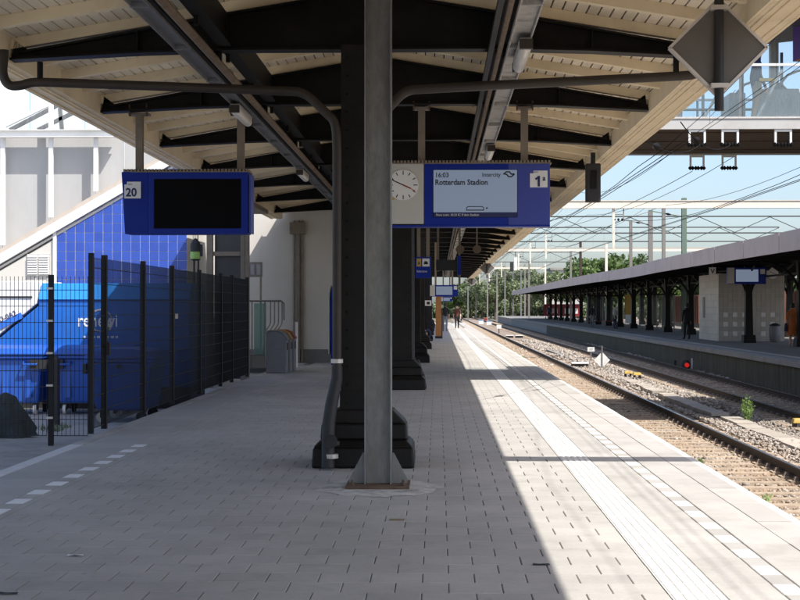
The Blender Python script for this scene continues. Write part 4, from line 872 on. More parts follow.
# recycling bins
def rbin(x, Y, m, lab):
    t = thing('recycling_bin', lab, 'bin', (x, Y, 0), 'grey recycling bins')
    pr = [(-.24, 0), (.24, 0), (.24, .78), (.16, .93), (.02, .99), (-.24, .99)]
    MB().prism_y([(a, b) for a, b in pr], -.25, .25).build('body', GRYB, t, bevel=.02)
    MB().prism_y([(.245, .785), (.27, .80), (.17, .955), (.03, 1.015), (-.22, 1.015), (-.22, .995), (.02, .995), (.16, .935)], -.24, .24).build('lid', m, t)
    MB().box(.241, .25, -.14, .14, .55, .72).build('slot', DKPL, t)
rbin(-3.83, 35.2, GRYB, 'grey recycling bin in front, nearest of the row by the shelter'); rbin(-3.80, 35.85, mat('lid_ochre', (.35, .20, .04), .6), 'grey recycling bin with ochre lid, middle of the row'); rbin(-3.77, 36.5, mat('lid_red', (.25, .05, .03), .6), 'grey recycling bin with reddish lid, farthest of the row')
q = AY(296.5, 340, 38.5); tag(MB().tube([(q.x, 38.5, 0), (q.x, 38.5, AY(296, 322, 38.5).z)], .035, 10).build('bollard', WHITEP), 'thin white marker post beside the recycling bins', 'post')
# blue totem seen edge-on
q0, q1 = AY(332, 366, 40.2), AY(333, 287, 40.2); t = thing('totem_sign', 'narrow curved blue totem sign seen almost edge-on beside the black column', 'sign', (q1.x, 40.2, 0))
pts = []; hgt = q1.z
MB().prism_y([(-.02, 0), (.03, 0), (.10, .5), (.12, hgt*.5), (.10, hgt*.85), (.02, hgt), (-.01, hgt), (-.05, hgt*.85), (-.07, hgt*.5), (-.05, .5)], -.30, .30).build('panel', NSBL, t)
MB().prism_y([(-.10, .3), (-.075, .3), (-.075, hgt*.9), (-.03, hgt*1.02), (-.06, hgt*1.02), (-.10, hgt*.88)], -.31, .31).build('edge', ALU, t)

# ------------------------------------------------------------------ footbridge
BY0, BY1, BZ = 29.4, 34.5, 5.12
br = thing('footbridge', 'covered footbridge with glass parapet and white edge beam crossing above the tracks', 'footbridge', (12, 32, 0))
def B(mb, name, m, **k): return part_w(mb, name, m, br, **k)
XB0, XB1 = -4.5, 60
for i in range(16):
    a = XB0+i*(XB1-XB0)/16; B(MB().box(a+.01, a+(XB1-XB0)/16-.01, BY0+.12, BY1-.12, BZ, BZ+.13), 'deck_panel', BROWNU)
for y in (BY0+.9, BY0+2.5, BY0+4.2): B(MB().box(XB0, XB1, y-.1, y+.1, BZ-.02+.0, BZ-.0005), 'deck_beam', BROWNU)
BWH = mat('bridge_white', (.46, .455, .44), .6, var=.12, scale=1.5, dirt=(.25, .23, .2), dirt_amt=.5)
for y in (BY0, BY1-.118): B(MB().box(XB0, XB1, y, y+.118, BZ-.03, BZ+.175), 'edge_beam', BWH); B(MB().box(XB0, XB1, y-.02, y+.14, BZ+.176, BZ+.21), 'edge_cap', ALU)
for s, y in ((0, BY0+.06), (1, BY1-.06)):
    B(MB().box(XB0, XB1, y-.03, y+.03, BZ+1.22, BZ+1.27), 'handrail', WHITEP)
    n = 43
    for i in range(n):
        a = XB0+i*1.5; 
        if a > 24 and s == 1: continue
        B(MB().box(a+.03, a+1.47, y-.008, y+.008, BZ+.22, BZ+1.2), 'glass_pane', GLS)
    for i in range(n): a = XB0+i*1.5; B(MB().bar((a, y+.05-.1*s, BZ+.2), (a, y+.05-.1*s, BZ+1.22), .05, .04), 'parapet_post', GALV)
for i, px in enumerate((748, 800)):
    a = AY(px-45, 128, BY0+.6); b = AY(px, 72, BY0+.6); B(MB().bar((a.x, BY0+.4, BZ+.25), (a.x+.5, BY0+.4, BZ+1.2), .05, .05), 'strut', GALV)
# hoops of the inner barrier, back screen rail
for i in range(7):
    x = 6.6+i*.95; z1 = BZ+1.5+.22*min(i, 4); B(MB().tube(smooth_path([Vector((x, 33.2, BZ+.14)), Vector((x, 33.2, z1)), Vector((x+1.3, 33.2, z1)), Vector((x+1.3, 33.2, BZ+.14))], 2), .028, 8), 'barrier_hoop', GALV, smooth=True)
for i in range(20): x = 3.4+i*.9; B(MB().box(x-.03, x+.03, 34.2, 34.26, BZ+.14, BZ+2.3), 'mullion', GALV)
for i in range(4): x = 4.9+i*1.35; B(MB().box(x, x+.35, 31.9, 32.9, BZ+.135, BZ+1.05), 'ticket_gate', GALV, bevel=.03)
B(MB().tube([(3, 33.9, BZ+.62), (20, 33.9, BZ+.62)], .03, 8).tube([(3, 33.9, BZ+.95), (20, 33.9, BZ+.95)], .03, 8), 'back_rail', GALV)
for x in (7.6, 14.5, 22): B(MB().box(x-.09, x+.09, 33.6, 33.78, BZ+.13, BZ+3.2), 'roof_column', GALV)
B(MB().prism_y([(6.4, BZ+2.55), (7.0, BZ+2.62), (26, BZ+4.6), (26, BZ+4.75), (6.9, BZ+2.76), (6.35, BZ+2.62)], 29.6, 35.4), 'roof', GALV)
B(MB().box(7.95, 9.6, 33.3, 33.36, BZ+1.95, BZ+2.75), 'banner', PURP); B(MB().prism_y([(7.95, BZ+1.95), (9.6, BZ+1.95), (9.6, BZ+2.35), (8.6, BZ+2.2)], 33.28, 33.2995), 'banner_stripe', ORNG)
q = G(700, 100); a = AY(768, 79.5, BY0+1.2); B(MB().box(a.x-.17, a.x+.17, BY0+1.2, BY0+1.25, a.z-.03, a.z+.03), 'yellow_handle', YEL)
a = AY(778, 110, BY0+1.6); B(MB().box(a.x-.45, a.x+.45, BY0+1.6, BY0+2.0, BZ+.135, BZ+1.0), 'ticket_gate', GALV, bevel=.03)
for yy, zz, pxs in ((BY0+.06, BZ-.031, (697, 730, 783)), (BY1-.06, BZ-.031, (697, 729))):
    for px in pxs:
        x = AY(px, 140, yy).x; hw = .17
        bk = B(MB().box(x-hw, x-hw+.04, yy-.03, yy+.03, zz-.28, zz).box(x+hw-.04, x+hw, yy-.03, yy+.03, zz-.28, zz).box(x-hw+.04, x+hw-.04, yy-.03, yy+.03, zz-.05, zz-.001), 'bracket', WHITEP)
        for u in (-.13, 0, .13):
            o = MB().tube([(x+u-.07, yy, zz-.3), (x+u-.03, yy, zz-.3), (x+u, yy, zz-.3), (x+u+.03, yy, zz-.3), (x+u+.07, yy, zz-.3)], [.015, .055, .03, .055, .015], 8).build('insulator', INSU, bk)
for x in (21.5, 40): B(MB().box(x-.3, x+.3, 31.6, 32.4, -1, BZ-.021), 'pier', CONC)

# ------------------------------------------------------------------ catenary: portals and wires
def portal(Y, zb, kind, lab, xl=-6.6, xr=17.0, m=BEAMW, masts=True):
    t = thing('catenary_portal', lab, 'gantry', (xr, Y, -.1), 'catenary portals over the tracks')
    if kind == 'beam':
        part_w(MB().box(xl, xr, Y-.14, Y+.14, zb, zb+.03).box(xl, xr, Y-.012, Y+.012, zb+.03, zb+.34).box(xl, xr, Y-.14, Y+.14, zb+.34, zb+.37).box(xl, xr, Y-.10, Y-.09, zb+.03, zb+.34), 'beam', m, t)
    else:
        h = 1.25; part_w(MB().box(xl, xr, Y-.05, Y+.05, zb, zb+.09).box(xl, xr, Y-.05, Y+.05, zb+h, zb+h+.09), 'chord', PDARK, t)
        n = int((xr-xl)/2.6); mb = MB()
        for i in range(n):
            a = xl+(xr-xl)*i/n; b = xl+(xr-xl)*(i+1)/n; mb.bar((a, Y, zb+.09 if i % 2 else zb+h), (b, Y, zb+h if i % 2 else zb+.09), .05, .05)
        part_w(mb, 'diagonal', PDARK, t)
    if masts:
        for x in (xl, min(xr, 17.0)): part_w(MB().box(x-.13, x+.13, Y-.13, Y+.13, -1.0, zb+(.8 if kind == 'beam' else 1.9)), 'mast', m if kind == 'beam' else MAST, t)
    for x in TRK:
        part_w(MB().box(x-.38, x-.34, Y-.03, Y+.03, zb-.5, zb).box(x+.10, x+.14, Y-.03, Y+.03, zb-.5, zb).box(x-.34, x+.10, Y-.03, Y+.03, zb-.30, zb-.26), 'hanger', MAST, t)
        for u in (-.30, -.12, .06): part_w(MB().tube([(x+u-.05, Y, zb-.52), (x+u, Y, zb-.52), (x+u+.05, Y, zb-.52)], [.03, .075, .03], 8), 'insulator', INSU, t)
    x = 8.15; part_w(MB().box(x-.06, x+.06, Y-.06, Y+.06, zb-1.9, zb), 'drop_post', m, t)
    return t
PORT = [(11.75, 7.0, 'beam', 'white catenary portal beam across the tracks nearest the camera, just outside the view'), (69, 6.15, 'beam', 'long white catenary portal beam, nearest one in view above the right canopy'), (112, 7.1, 'truss', 'grey lattice catenary portal behind the first white beam'),
        (131, 7.3, 'truss', 'thin lattice catenary portal seen left of the green mast'),
        (150, 7.2, 'beam', 'second white catenary portal beam behind the lattice portal'), (190, 7.3, 'truss', 'lattice catenary portal far away, fourth along the tracks'), (235, 7.6, 'beam', 'white catenary portal far along the tracks above the trees'), (290, 8.0, 'truss', 'faint lattice catenary portal farthest along the tracks')]
for Y, zb, k, lab in PORT: portal(Y, zb, k, lab, xr={69: 26, 112: 46, 150: 40, 90: 30, 131: 30, 170: 34}.get(Y, 17.0 if Y > 30 else 22))
SUPP = [(-40, 6.0), (11.75, 6.0), (29.45, 4.80), (34.4, 4.80), (69, 5.65), (112, 6.3), (150, 6.6), (190, 6.7), (235, 7.0), (290, 7.3)]
def sag(y):
    for (a, za), (b, zb2) in zip(SUPP[:-1], SUPP[1:]):
        if a <= y <= b: u = (y-a)/(b-a); return za+(zb2-za)*u-4*u*(1-u)*min(.9, (b-a)*.014)
    return 6
for ti, x in enumerate(TRK):
    t = thing('overhead_wire', ('overhead contact and carrier wires above the near track', 'overhead contact and carrier wires above the far track')[ti], 'overhead wire', (x, 30, 4.6))
    def W(mb, name): return part_w(mb, name, WIRE, t)
    ys = [-30+i*4 for i in range(80)]
    for off in (-.05, .05): W(MB().tube([(x+off+.2*math.sin(y*.05), y, 4.62 if y < 45 else min(4.75, 4.62+(y-45)*.004)) for y in ys], [.0045 if y < 28 else .009 for y in ys], 5), 'contact_wire')
    W(MB().tube([(x+.2*math.sin(y*.05), y, max(sag(y), 4.68)) for y in ys], [.0045 if y < 28 else .009 for y in ys], 5), 'carrier_wire')
    mb = MB()
    for i in range(60):
        y = -20+i*5.0; z = max(sag(y), 4.68)
        if z > 4.9: mb.tube([(x+.2*math.sin(y*.05), y, 4.66), (x+.2*math.sin(y*.05), y, z)], .003, 4)
    W(mb, 'dropper')
for x, lab in ((22.6, 'overhead wires above the siding behind the far platform'), (26.8, 'overhead wires above the outermost track at the far right')):
    t = thing('overhead_wire', lab, 'overhead wire', (x, 60, 4.7)); part_w(MB().tube([(x, y, 4.7) for y in range(36, 300, 6)], .007, 5), 'contact_wire', WIRE, t); part_w(MB().tube([(x, y, 6.2-1.0*math.sin(((y-36) % 40)/40*math.pi)) for y in range(36, 300, 4)], .008, 5), 'carrier_wire', WIRE, t)
for (x, z0, dz, lab) in ((3.9, 5.2, .35, 'return cable running low over the platform edge side of the near track'), (7.4, 5.4, .5, 'cable sagging between the tracks left of the far carrier wire'), (10.6, 5.9, .6, 'cable running above the edge of the far canopy'), (5.9, 4.72, .25, 'slack feeder cable slung under the footbridge over the near track'), (6.9, 6.6, .9, 'feeder cable running high between the two tracks')):
    pts = []
    for i in range(80):
        y = 34.5+i*3.0; u = ((y-34.5) % 40)/40; pts.append((x, y, z0+min(1.6, (y-34.5)*.02)-dz*4*u*(1-u)))
    tag(MB().tube(pts, .008, 5).build('feeder_cable', WIRE), lab, 'cable')
for i, (a, b, lab) in enumerate((((5.2, 29.45, 4.79), (2.9, 22, 4.2), 'black stay wire with insulator from the footbridge to the canopy edge, upper one'), ((5.8, 29.45, 4.79), (4.0, 24.5, 4.62), 'black stay wire with insulator hanging before the footbridge, lower one'))):
    a = Vector(a); b = Vector(b); pts = [a.lerp(b, u)-Vector((0, 0, .5*4*u*(1-u)*.5)) for u in np.linspace(0, 1, 14)]
    t = thing('stay_wire', lab, 'cable', a); part_w(MB().tube(pts, .010, 5), 'wire', WIRE, t); m_ = pts[9]; part_w(MB().tube([m_, m_+(pts[10]-pts[9])*.4, m_+(pts[10]-pts[9])*.8], [.02, .07, .02], 8), 'insulator', INSU, t)
# separate masts
def mast(px, ptop, Y, m, lab, wdt=.22, xx=None):
    q = AY(px, ptop, Y); t = thing('catenary_mast', lab, 'mast', (q.x, Y, -.1), 'masts along the tracks')
    hh = q.z+.9; MB().box(-wdt/2, wdt/2, -wdt/2, -wdt/2+.02, -.9, hh-.8).box(-.015, .015, -wdt/2+.02, wdt/2-.02, -.9, hh-.8).box(-wdt/2, wdt/2, wdt/2-.02, wdt/2, -.9, hh-.8).build('shaft', m, t)
    if hh > 5: MB().bar((0, 0, hh-2.0), (-2.2, 0, hh-1.6), .06, .06).bar((0, 0, hh-.9), (-2.2, 0, hh-1.6), .04, .04).build('arm', m, t); MB().tube([(-1.2, 0, hh-1.78), (-1.0, 0, hh-1.82), (-.8, 0, hh-1.86)], [.03, .08, .03], 8).build('insulator', INSU, t)
mast(684, 198, 94, MASTG, 'dark green catenary mast behind the far canopy roof', .30); mast(650.5, 210, 120, MAST, 'pale grey catenary mast with crossarm left of the green mast', .34); mast(580.5, 242, 160, RAILS, 'rusty brown catenary mast rising above the middle of the far canopy', .26)
mast(529, 262, 210, MAST, 'thin grey mast above the far end of the far canopy', .24)
for i, (px, pt, Y) in enumerate(((521, 268, 250), (497, 272, 230), (505, 270, 260), (487.5, 278, 255), (468, 286, 280), (476, 284, 300), (513, 268, 300))): mast(px, pt, Y, MAST if i % 2 else GALV, 'slender pale mast among the distant trackside masts, %s from the left' % {521: 'seventh', 497: 'fourth', 505: 'fifth', 487.5: 'third', 468: 'first', 476: 'second', 513: 'sixth'}[px], .24)
# signal head on the far gantry
q = AY(515.5, 264, 150); t = thing('track_signal', 'white backed signal head hanging from the white beam above the far canopy end', 'signal', (q.x, 150, q.z))
MB().box(-.14, .14, -.08, .08, -.65, .65).build('back_board', WHITEP, t, bevel=.02); MB().box(-.55, -.2, -.2, .2, -.75, .2).build('lamp_case', DKPL, t, bevel=.05); MB().box(-.04, .04, .08, .14, .3, 7.4-q.z).build('hanger', MAST, t)

# ------------------------------------------------------------------ far canopy
fcn = thing('far_canopy', 'far platform canopy with mauve fascia panels and black bracketed columns', 'canopy', (14.4, 70, 0))
def FC(mb, name, m, **k): return part_w(mb, name, m, fcn, **k)
FX0, FX1, FZ0, FZ1 = 10.25, 19.5, 3.20, 3.80
def fxo(y): return FX0+ .45*math.exp(-((y-84)/11)**2)-.0035*max(0, y-95)*0
y = 24.0; k = 0
while y < 205:
    L = 5.2; a, b = y, y+L-.06
    FC(MB().add([(fxo(a), a, FZ0), (fxo(b), b, FZ0), (fxo(b)+.05, b, FZ0), (fxo(a)+.05, a, FZ0), (fxo(a)+.0, a, FZ1), (fxo(b), b, FZ1), (fxo(b)+.05, b, FZ1), (fxo(a)+.05, a, FZ1)], [(0,1,2,3),(7,6,5,4),(4,5,1,0),(1,5,6,2),(3,2,6,7),(0,3,7,4)]), 'fascia_panel', FASC)
    FC(MB().add([(fxo(a)+.05, a, FZ1-.1), (FX1, a, FZ1+.25), (FX1, b+.03, FZ1+.25), (fxo(b)+.05, b+.03, FZ1-.1), (fxo(a)+.05, a, FZ1-.02), (FX1, a, FZ1+.33), (FX1, b+.03, FZ1+.33), (fxo(b)+.05, b+.03, FZ1-.02)], [(0,3,2,1),(4,5,6,7),(0,1,5,4),(1,2,6,5),(2,3,7,6),(3,0,4,7)]), 'roof_panel', FELT)
    FC(MB().box(FX0+.5, FX1, y-.05, y+.05, 3.3, 3.62), 'cross_beam', BLK)
    y += L
FC(MB().box(FX1-.05, FX1, 24, 206, 3.4, 4.0), 'rear_fascia', BLK)
def fcol(Y, wdt=.34):
    mb = MB(); mb.tbox((0, 0, 0), .55, .55, (0, 0, .35), .5, .5).tbox((0, 0, .35), wdt, wdt, (0, 0, 2.4), wdt*.8, wdt*.8).tbox((0, 0, 2.4), wdt*.8, wdt*.8, (0, 0, 3.4), wdt*1.1, wdt*1.1); o = mb.build('column', BLK, fcn)
    o.location = (14.35-14.4, Y-70, 0)
    for s in (-1, 1):
        pts = [Vector((s*(.08+1.5*(1-math.cos(u*math.pi/2))), 0, 1.95+1.4*math.sin(u*math.pi/2))) for u in np.linspace(0, 1, 9)]; MB().tube(pts, .055, 6).build('bracket', BLK, o)
        pts = [Vector((0, s*(.08+1.3*(1-math.cos(u*math.pi/2))), 2.15+1.2*math.sin(u*math.pi/2))) for u in np.linspace(0, 1, 9)]; MB().tube(pts, .05, 6).build('bracket', BLK, o)
    return o
f0 = fcol(58.8)
for Y in [50, 84.5]+[93+8*i for i in range(13)]:
    c = f0.copy(); C.objects.link(c); c.location.y = Y-70
    for ch in list(f0.children): d = ch.copy(); C.objects.link(d); d.parent = c
c = f0.copy(); C.objects.link(c); c.location = (13.62-14.4, 65.3-70, 0)
for ch in list(f0.children): d = ch.copy(); C.objects.link(d); d.parent = c
FC(MB().box(14.2, 14.5, 24, 205, 3.35, 3.7), 'long_beam', BLK)
for k in range(40):
    y = 46+k*4.0
    for xx in (14.35, 18.4): FC(MB().bar((xx, y, 2.95), (xx, y+2.0, 3.34), .06, .06).bar((xx, y+2.0, 3.34), (xx, y+4.0, 2.95), .06, .06), 'lattice_bar', BLK)
for xx in (14.35, 18.4): FC(MB().box(xx-.06, xx+.06, 46, 205, 2.88, 2.95), 'lattice_chord', BLK)
for Y in [54+8.0*i for i in range(18)]:
    c = f0.copy(); C.objects.link(c); c.location = (18.4-14.4, Y-70, 0)
    for ch in list(f0.children): d = ch.copy(); C.objects.link(d); d.parent = c
# kiosk
KX, KYk = 12.85, 68.2
ks = thing('tiled_kiosk', 'pale tiled kiosk with light accent tiles on the far platform', 'kiosk', (KX+1.5, KYk, 0))
part_w(MB().box(KX+.02, KX+3.0, KYk+.02, KYk+5.0, 0, 3.1), 'core', GROUT, ks)
kt = tile_mesh(.215, .215, 'tile', KTILE, .008, .008, .003, .02); kt.transform(Matrix.Rotation(R(90), 4, 'X')); kl = tile_mesh(.215, .215, 'tile', KTILEL, .008, .008, .003, .02); kl.transform(Matrix.Rotation(R(90), 4, 'X'))
for i in range(14):
    for j in range(14):
        acc = j in (1, 3, 5) and i in (1, 3, 5, 9, 11); o = inst('tile', kl if acc else kt, ks, (KX+.01+(i+.5)*.2145, KYk-.001, .02+(j+.5)*.2175)); o.matrix_parent_inverse = Matrix.Translation(-Vector(ks.location))
side_t = tile_mesh(.5, .31, 'side_tile', mat('kiosk_side', (.55, .50, .42), .6, objrnd=.05, var=.05), .01, .01, .003, .02); side_t.transform(Matrix.Rotation(R(90), 4, 'X')); side_t.transform(Matrix.Rotation(R(-90), 4, 'Z'))
for i in range(10):
    for j in range(10): o = inst('side_tile', side_t, ks, (KX-.001, KYk+.25+i*.5, .155+j*.31)); o.matrix_parent_inverse = Matrix.Translation(-Vector(ks.location))
part_w(MB().box(KX-.03, KX-.004, KYk+3.4, KYk+3.9, 1.05, 2.05), 'side_vent', POSTB, ks)
# display at the far column
small = small_display(727.5, 766, 267.5, 284, 64.6, 'blue departure display with lit screen on the far platform column')
for o in list(small.children):
    if o.name.startswith('hanger'): bpy.data.objects.remove(o)
q = AY(772, 273, 64.9); t = thing('station_clock', 'round white station clock beside the display on the far platform', 'clock', q); MB().disc_y((0, .1, 0), .26, .2, 24).build('case', ALU, t); MB().disc_y((0, -.1005, 0), .24, .005, 24).build('face', SWHITE, t); mb = MB(); strip(mb, [(0, 0), (.16, -.05)], .02, -.107); strip(mb, [(0, 0), (-.12, .06)], .02, -.107); mb.build('hand', INKB, t); MB().box(-.03, .03, .0, .06, .26, 1.1).build('bracket', BLK, t)
q = AY(712.5, 271, 62); t = thing('hanging_sign', 'white square sign with a black letter V under the far canopy', 'sign', (q.x, 62, q.z)); MB().box(-.14, .14, -.02, .02, -.15, .15).build('plate', SWHITE, t); text('lettering', 'V', 0, -.022, -.10, .27, INKB, t, align='CENTER', offset=.006); MB().box(-.015, .015, -.015, .015, .15, 3.35-q.z).build('rod', DKPL, t)
q = G(775, 342); t = thing('litter_bin', 'grey rounded litter bin against the tiled kiosk', 'bin', q); MB().lathe((0, 0, 0), [(.18, 0), (.24, .06), (.27, .35), (.27, .62), (.22, .72)], 16).build('body', GRYB, t, smooth=True); MB().lathe((0, 0, 0), [(.24, .72), (.25, .76), (.10, .84), (.02, .85)], 16).build('lid', DKPL, t, smooth=True); MB().box(-.02, .02, .2, .26, .5, .8).build('bracket', DKPL, t)
# red boards / benches far away, yellow poster, glass shelters
for px, pw, Y, lab in ((552, 16, 200, 'red framed bench board, left of the pair on the far platform'), (571, 18, 194, 'red framed bench board, right of the pair on the far platform')):
    q = AY(px, 312, Y); wd = pw/FPX*Y; t = thing('advert_board', lab, 'board', (q.x, Y, 0)); MB().box(-wd/2, wd/2, 0, .12, .35, 1.95).build('frame', REDB, t); MB().box(-wd/2+.35, wd/2-.3, -.02, -.001, .7, 1.4).build('panel', SWHITE if px > 560 else mat('panel_pink', (.55, .35, .33), .6), t)
    for s in (-1, 1): MB().box(s*wd*.4-.05, s*wd*.4+.05, 0, .1, 0, .349).build('leg', DKPL, t)
q = AY(628, 300, 112); t = thing('poster_column', 'yellow poster panel between the far canopy columns', 'poster', (q.x, 112, 0)); MB().box(-.22, .22, -.04, .04, 1.0, 2.5).build('panel', YEL, t); MB().box(-.2, .2, -.045, -.041, .35, .99).build('lower_panel', SWHITE, t); MB().box(-.24, -.2201, -.05, .05, 0, 2.5).build('post', DKPL, t)
for i, (px, Y, lab) in enumerate(((603, 118, 'glass waiting shelter on the far platform left of the yellow poster'), (657, 104, 'glass waiting shelter on the far platform right of the yellow poster'))):
    q = AY(px, 330, Y); t = thing('glass_shelter', lab, 'shelter', (q.x, Y, 0))
    for x in (-1.2, 0, 1.2): MB().box(x-.04, x+.04, 0, .08, 0, 2.4).build('post', GALV, t)
    for x in (-.6, .6): MB().box(x-.54, x+.54, .02, .04, .3, 2.3).build('pane', GLSG, t)
    MB().box(-1.3, 1.3, -.6, .6, 2.4, 2.5).build('roof', BLK, t); MB().box(-1.1, 1.1, -.35, .0, .42, .47).build('bench', REDB if i == 0 else POSTB, t)

# ------------------------------------------------------------------ things between the tracks
tr = thing('cable_trough', 'concrete cable trough with worn lids running between the tracks', 'trough', (6.3, 34, ZB))
lm = MB().box(-.2, .2, -.48, .48, .06, .13).build('lid', mat('trough_lid', (.42, .375, .32), .9, var=.15, scale=4, objrnd=.1, dirt=(.25, .19, .14), dirt_amt=.5, dscale=3), bevel=.006); LMm = lm.data; bpy.data.objects.remove(lm)
for i in range(30):
    if i in (13, 22): continue
    o = inst('lid', LMm, tr, (random.uniform(-.03, .03), -14+i*.99, random.uniform(-.01, .012)), random.uniform(-.03, .03))
for s in (-1, 1): MB().box(s*.19-.02, s*.19+.02, -15, 16, -.15, .058).build('side_wall', CONC, tr)
tr2 = thing('timber_edging', 'long pale timber beam lying in the ballast farther along between the tracks', 'beam', (6.2, 80, ZB)); mb = MB()
MB().box(-.08, .08, -12, 4, .03, .13).build('beam', CONC, tr2); MB().box(.1, .2, -16, 10, -.0, .08).build('cable_duct', DKPL, tr2)
def ybox(px, py, lab):
    q = G(px, py, ZB+.05); t = thing('track_box', lab, 'box', q, 'yellow trackside boxes'); 
    MB().tbox((0, 0, .08), .30, .24, (0, 0, .18), .24, .17).build('cover', YEL, t, bevel=.02)
    for s in (-1, 1): MB().box(s*.09-.035, s*.09+.035, -.07, .07, -.05, .0795).build('foot', DKPL, t)
ybox(628, 376, 'yellow trackside box, left of the close pair between the tracks'); ybox(637, 377.5, 'yellow trackside box, right of the close pair between the tracks'); ybox(799, 427, 'yellow trackside box alone at the right picture edge')
def lowslab(px0, px1, py, lab):
    q0, q1 = G(px0, py, ZB), G(px1, py, ZB); t = thing('impedance_bond', lab, 'box', ((q0.x+q1.x)/2, q0.y, ZB)); L = (q1.x-q0.x)/2
    MB().box(-L, L, -.35, .35, .14, .20).build('lid', WHITEP, t, bevel=.01); MB().box(-L+.03, L-.03, -.3, .3, -.05, .139).build('case', DKPL, t)
lowslab(571, 588, 367, 'low white-topped box beside the small diamond sign'); lowslab(505.5, 513.5, 337.5, 'low flat white box far between the tracks, left of two'); lowslab(515, 523, 337.5, 'low flat white box far between the tracks, right of two')
q = G(602, 369, ZB); t = thing('track_sign', 'small white diamond board on a pin between the tracks', 'sign', q); MB().prism_y([(0, .02), (.32, .36), (0, .70), (-.32, .36)], -.012, .012).build('board', WHITEP, t); MB().box(-.025, .025, -.035, -.013, 0, .95).build('post', GALV, t); MB().prism_y([(.02, .04), (.36, .36), (.02, .68), (.30, .36)], .013, .02).build('rim', DKPL, t)
q = G(591, 362, ZB); t = thing('track_sign', 'small white number plate on a post left of the diamond board', 'sign', q); MB().box(-.16, .16, -.01, .01, .48, .68).build('plate', WHITEP, t); MB().box(-.03, .03, .011, .04, 0, .68).build('post', GALV, t); text('lettering', '107', 0, -.012, .53, .14, INKB, t, align='CENTER', sx=.8)
q = G(499, 334, ZB); t = thing('track_sign', 'tiny white marker plate far between the tracks', 'sign', q); MB().box(-.22, .22, -.02, .02, .5, .85).build('plate', WHITEP, t); MB().box(-.04, .04, .021, .06, 0, .8).build('post', DKPL, t)
q = G(703, 371, ZB); t = thing('dwarf_signal', 'low black dwarf signal showing red by the far platform wall', 'signal', (9.75, q.y, ZB)); MB().box(-.16, .16, -.1, .1, .0, .12).build('foot', DKPL, t); MB().lathe((0, 0, .1), [(.17, 0), (.18, .2), (.12, .32), (.02, .34)], 14).build('head', DKPL, t, smooth=True); MB().disc_y((0.02, -.185, .24), .09, .02, 16).build('lens', mat('red_lamp', (.5, .01, .01), .3, emit=(1, .03, .02), es=.2), t); MB().box(-.45, -.36, -.03, .03, 0, .42).build('marker_post', DKPL, t); MB().box(.22, .27, -.03, .03, .1, .5).build('white_post', WHITEP, t)
for i, (px, py, m, lab) in enumerate(((481, 324, 'b', 'blue trackside cabinet lid far along the tracks'), (489, 325, 'b', 'second blue trackside cabinet lid farther right along the tracks'), (486, 321, 'r', 'small rusty red trackside crate far along the tracks'))):
    q = G(px, py, ZB); t = thing('trackside_cabinet', lab, 'cabinet', q); MB().box(-.35, .35, -.3, .3, 0, .5).build('body', CAR if m == 'b' else REDB, t); MB().box(-.38, .38, -.33, .33, .501, .58).build('lid', mat('lid_%d' % i, (.25, .40, .62) if m == 'b' else (.45, .16, .06), .5), t)

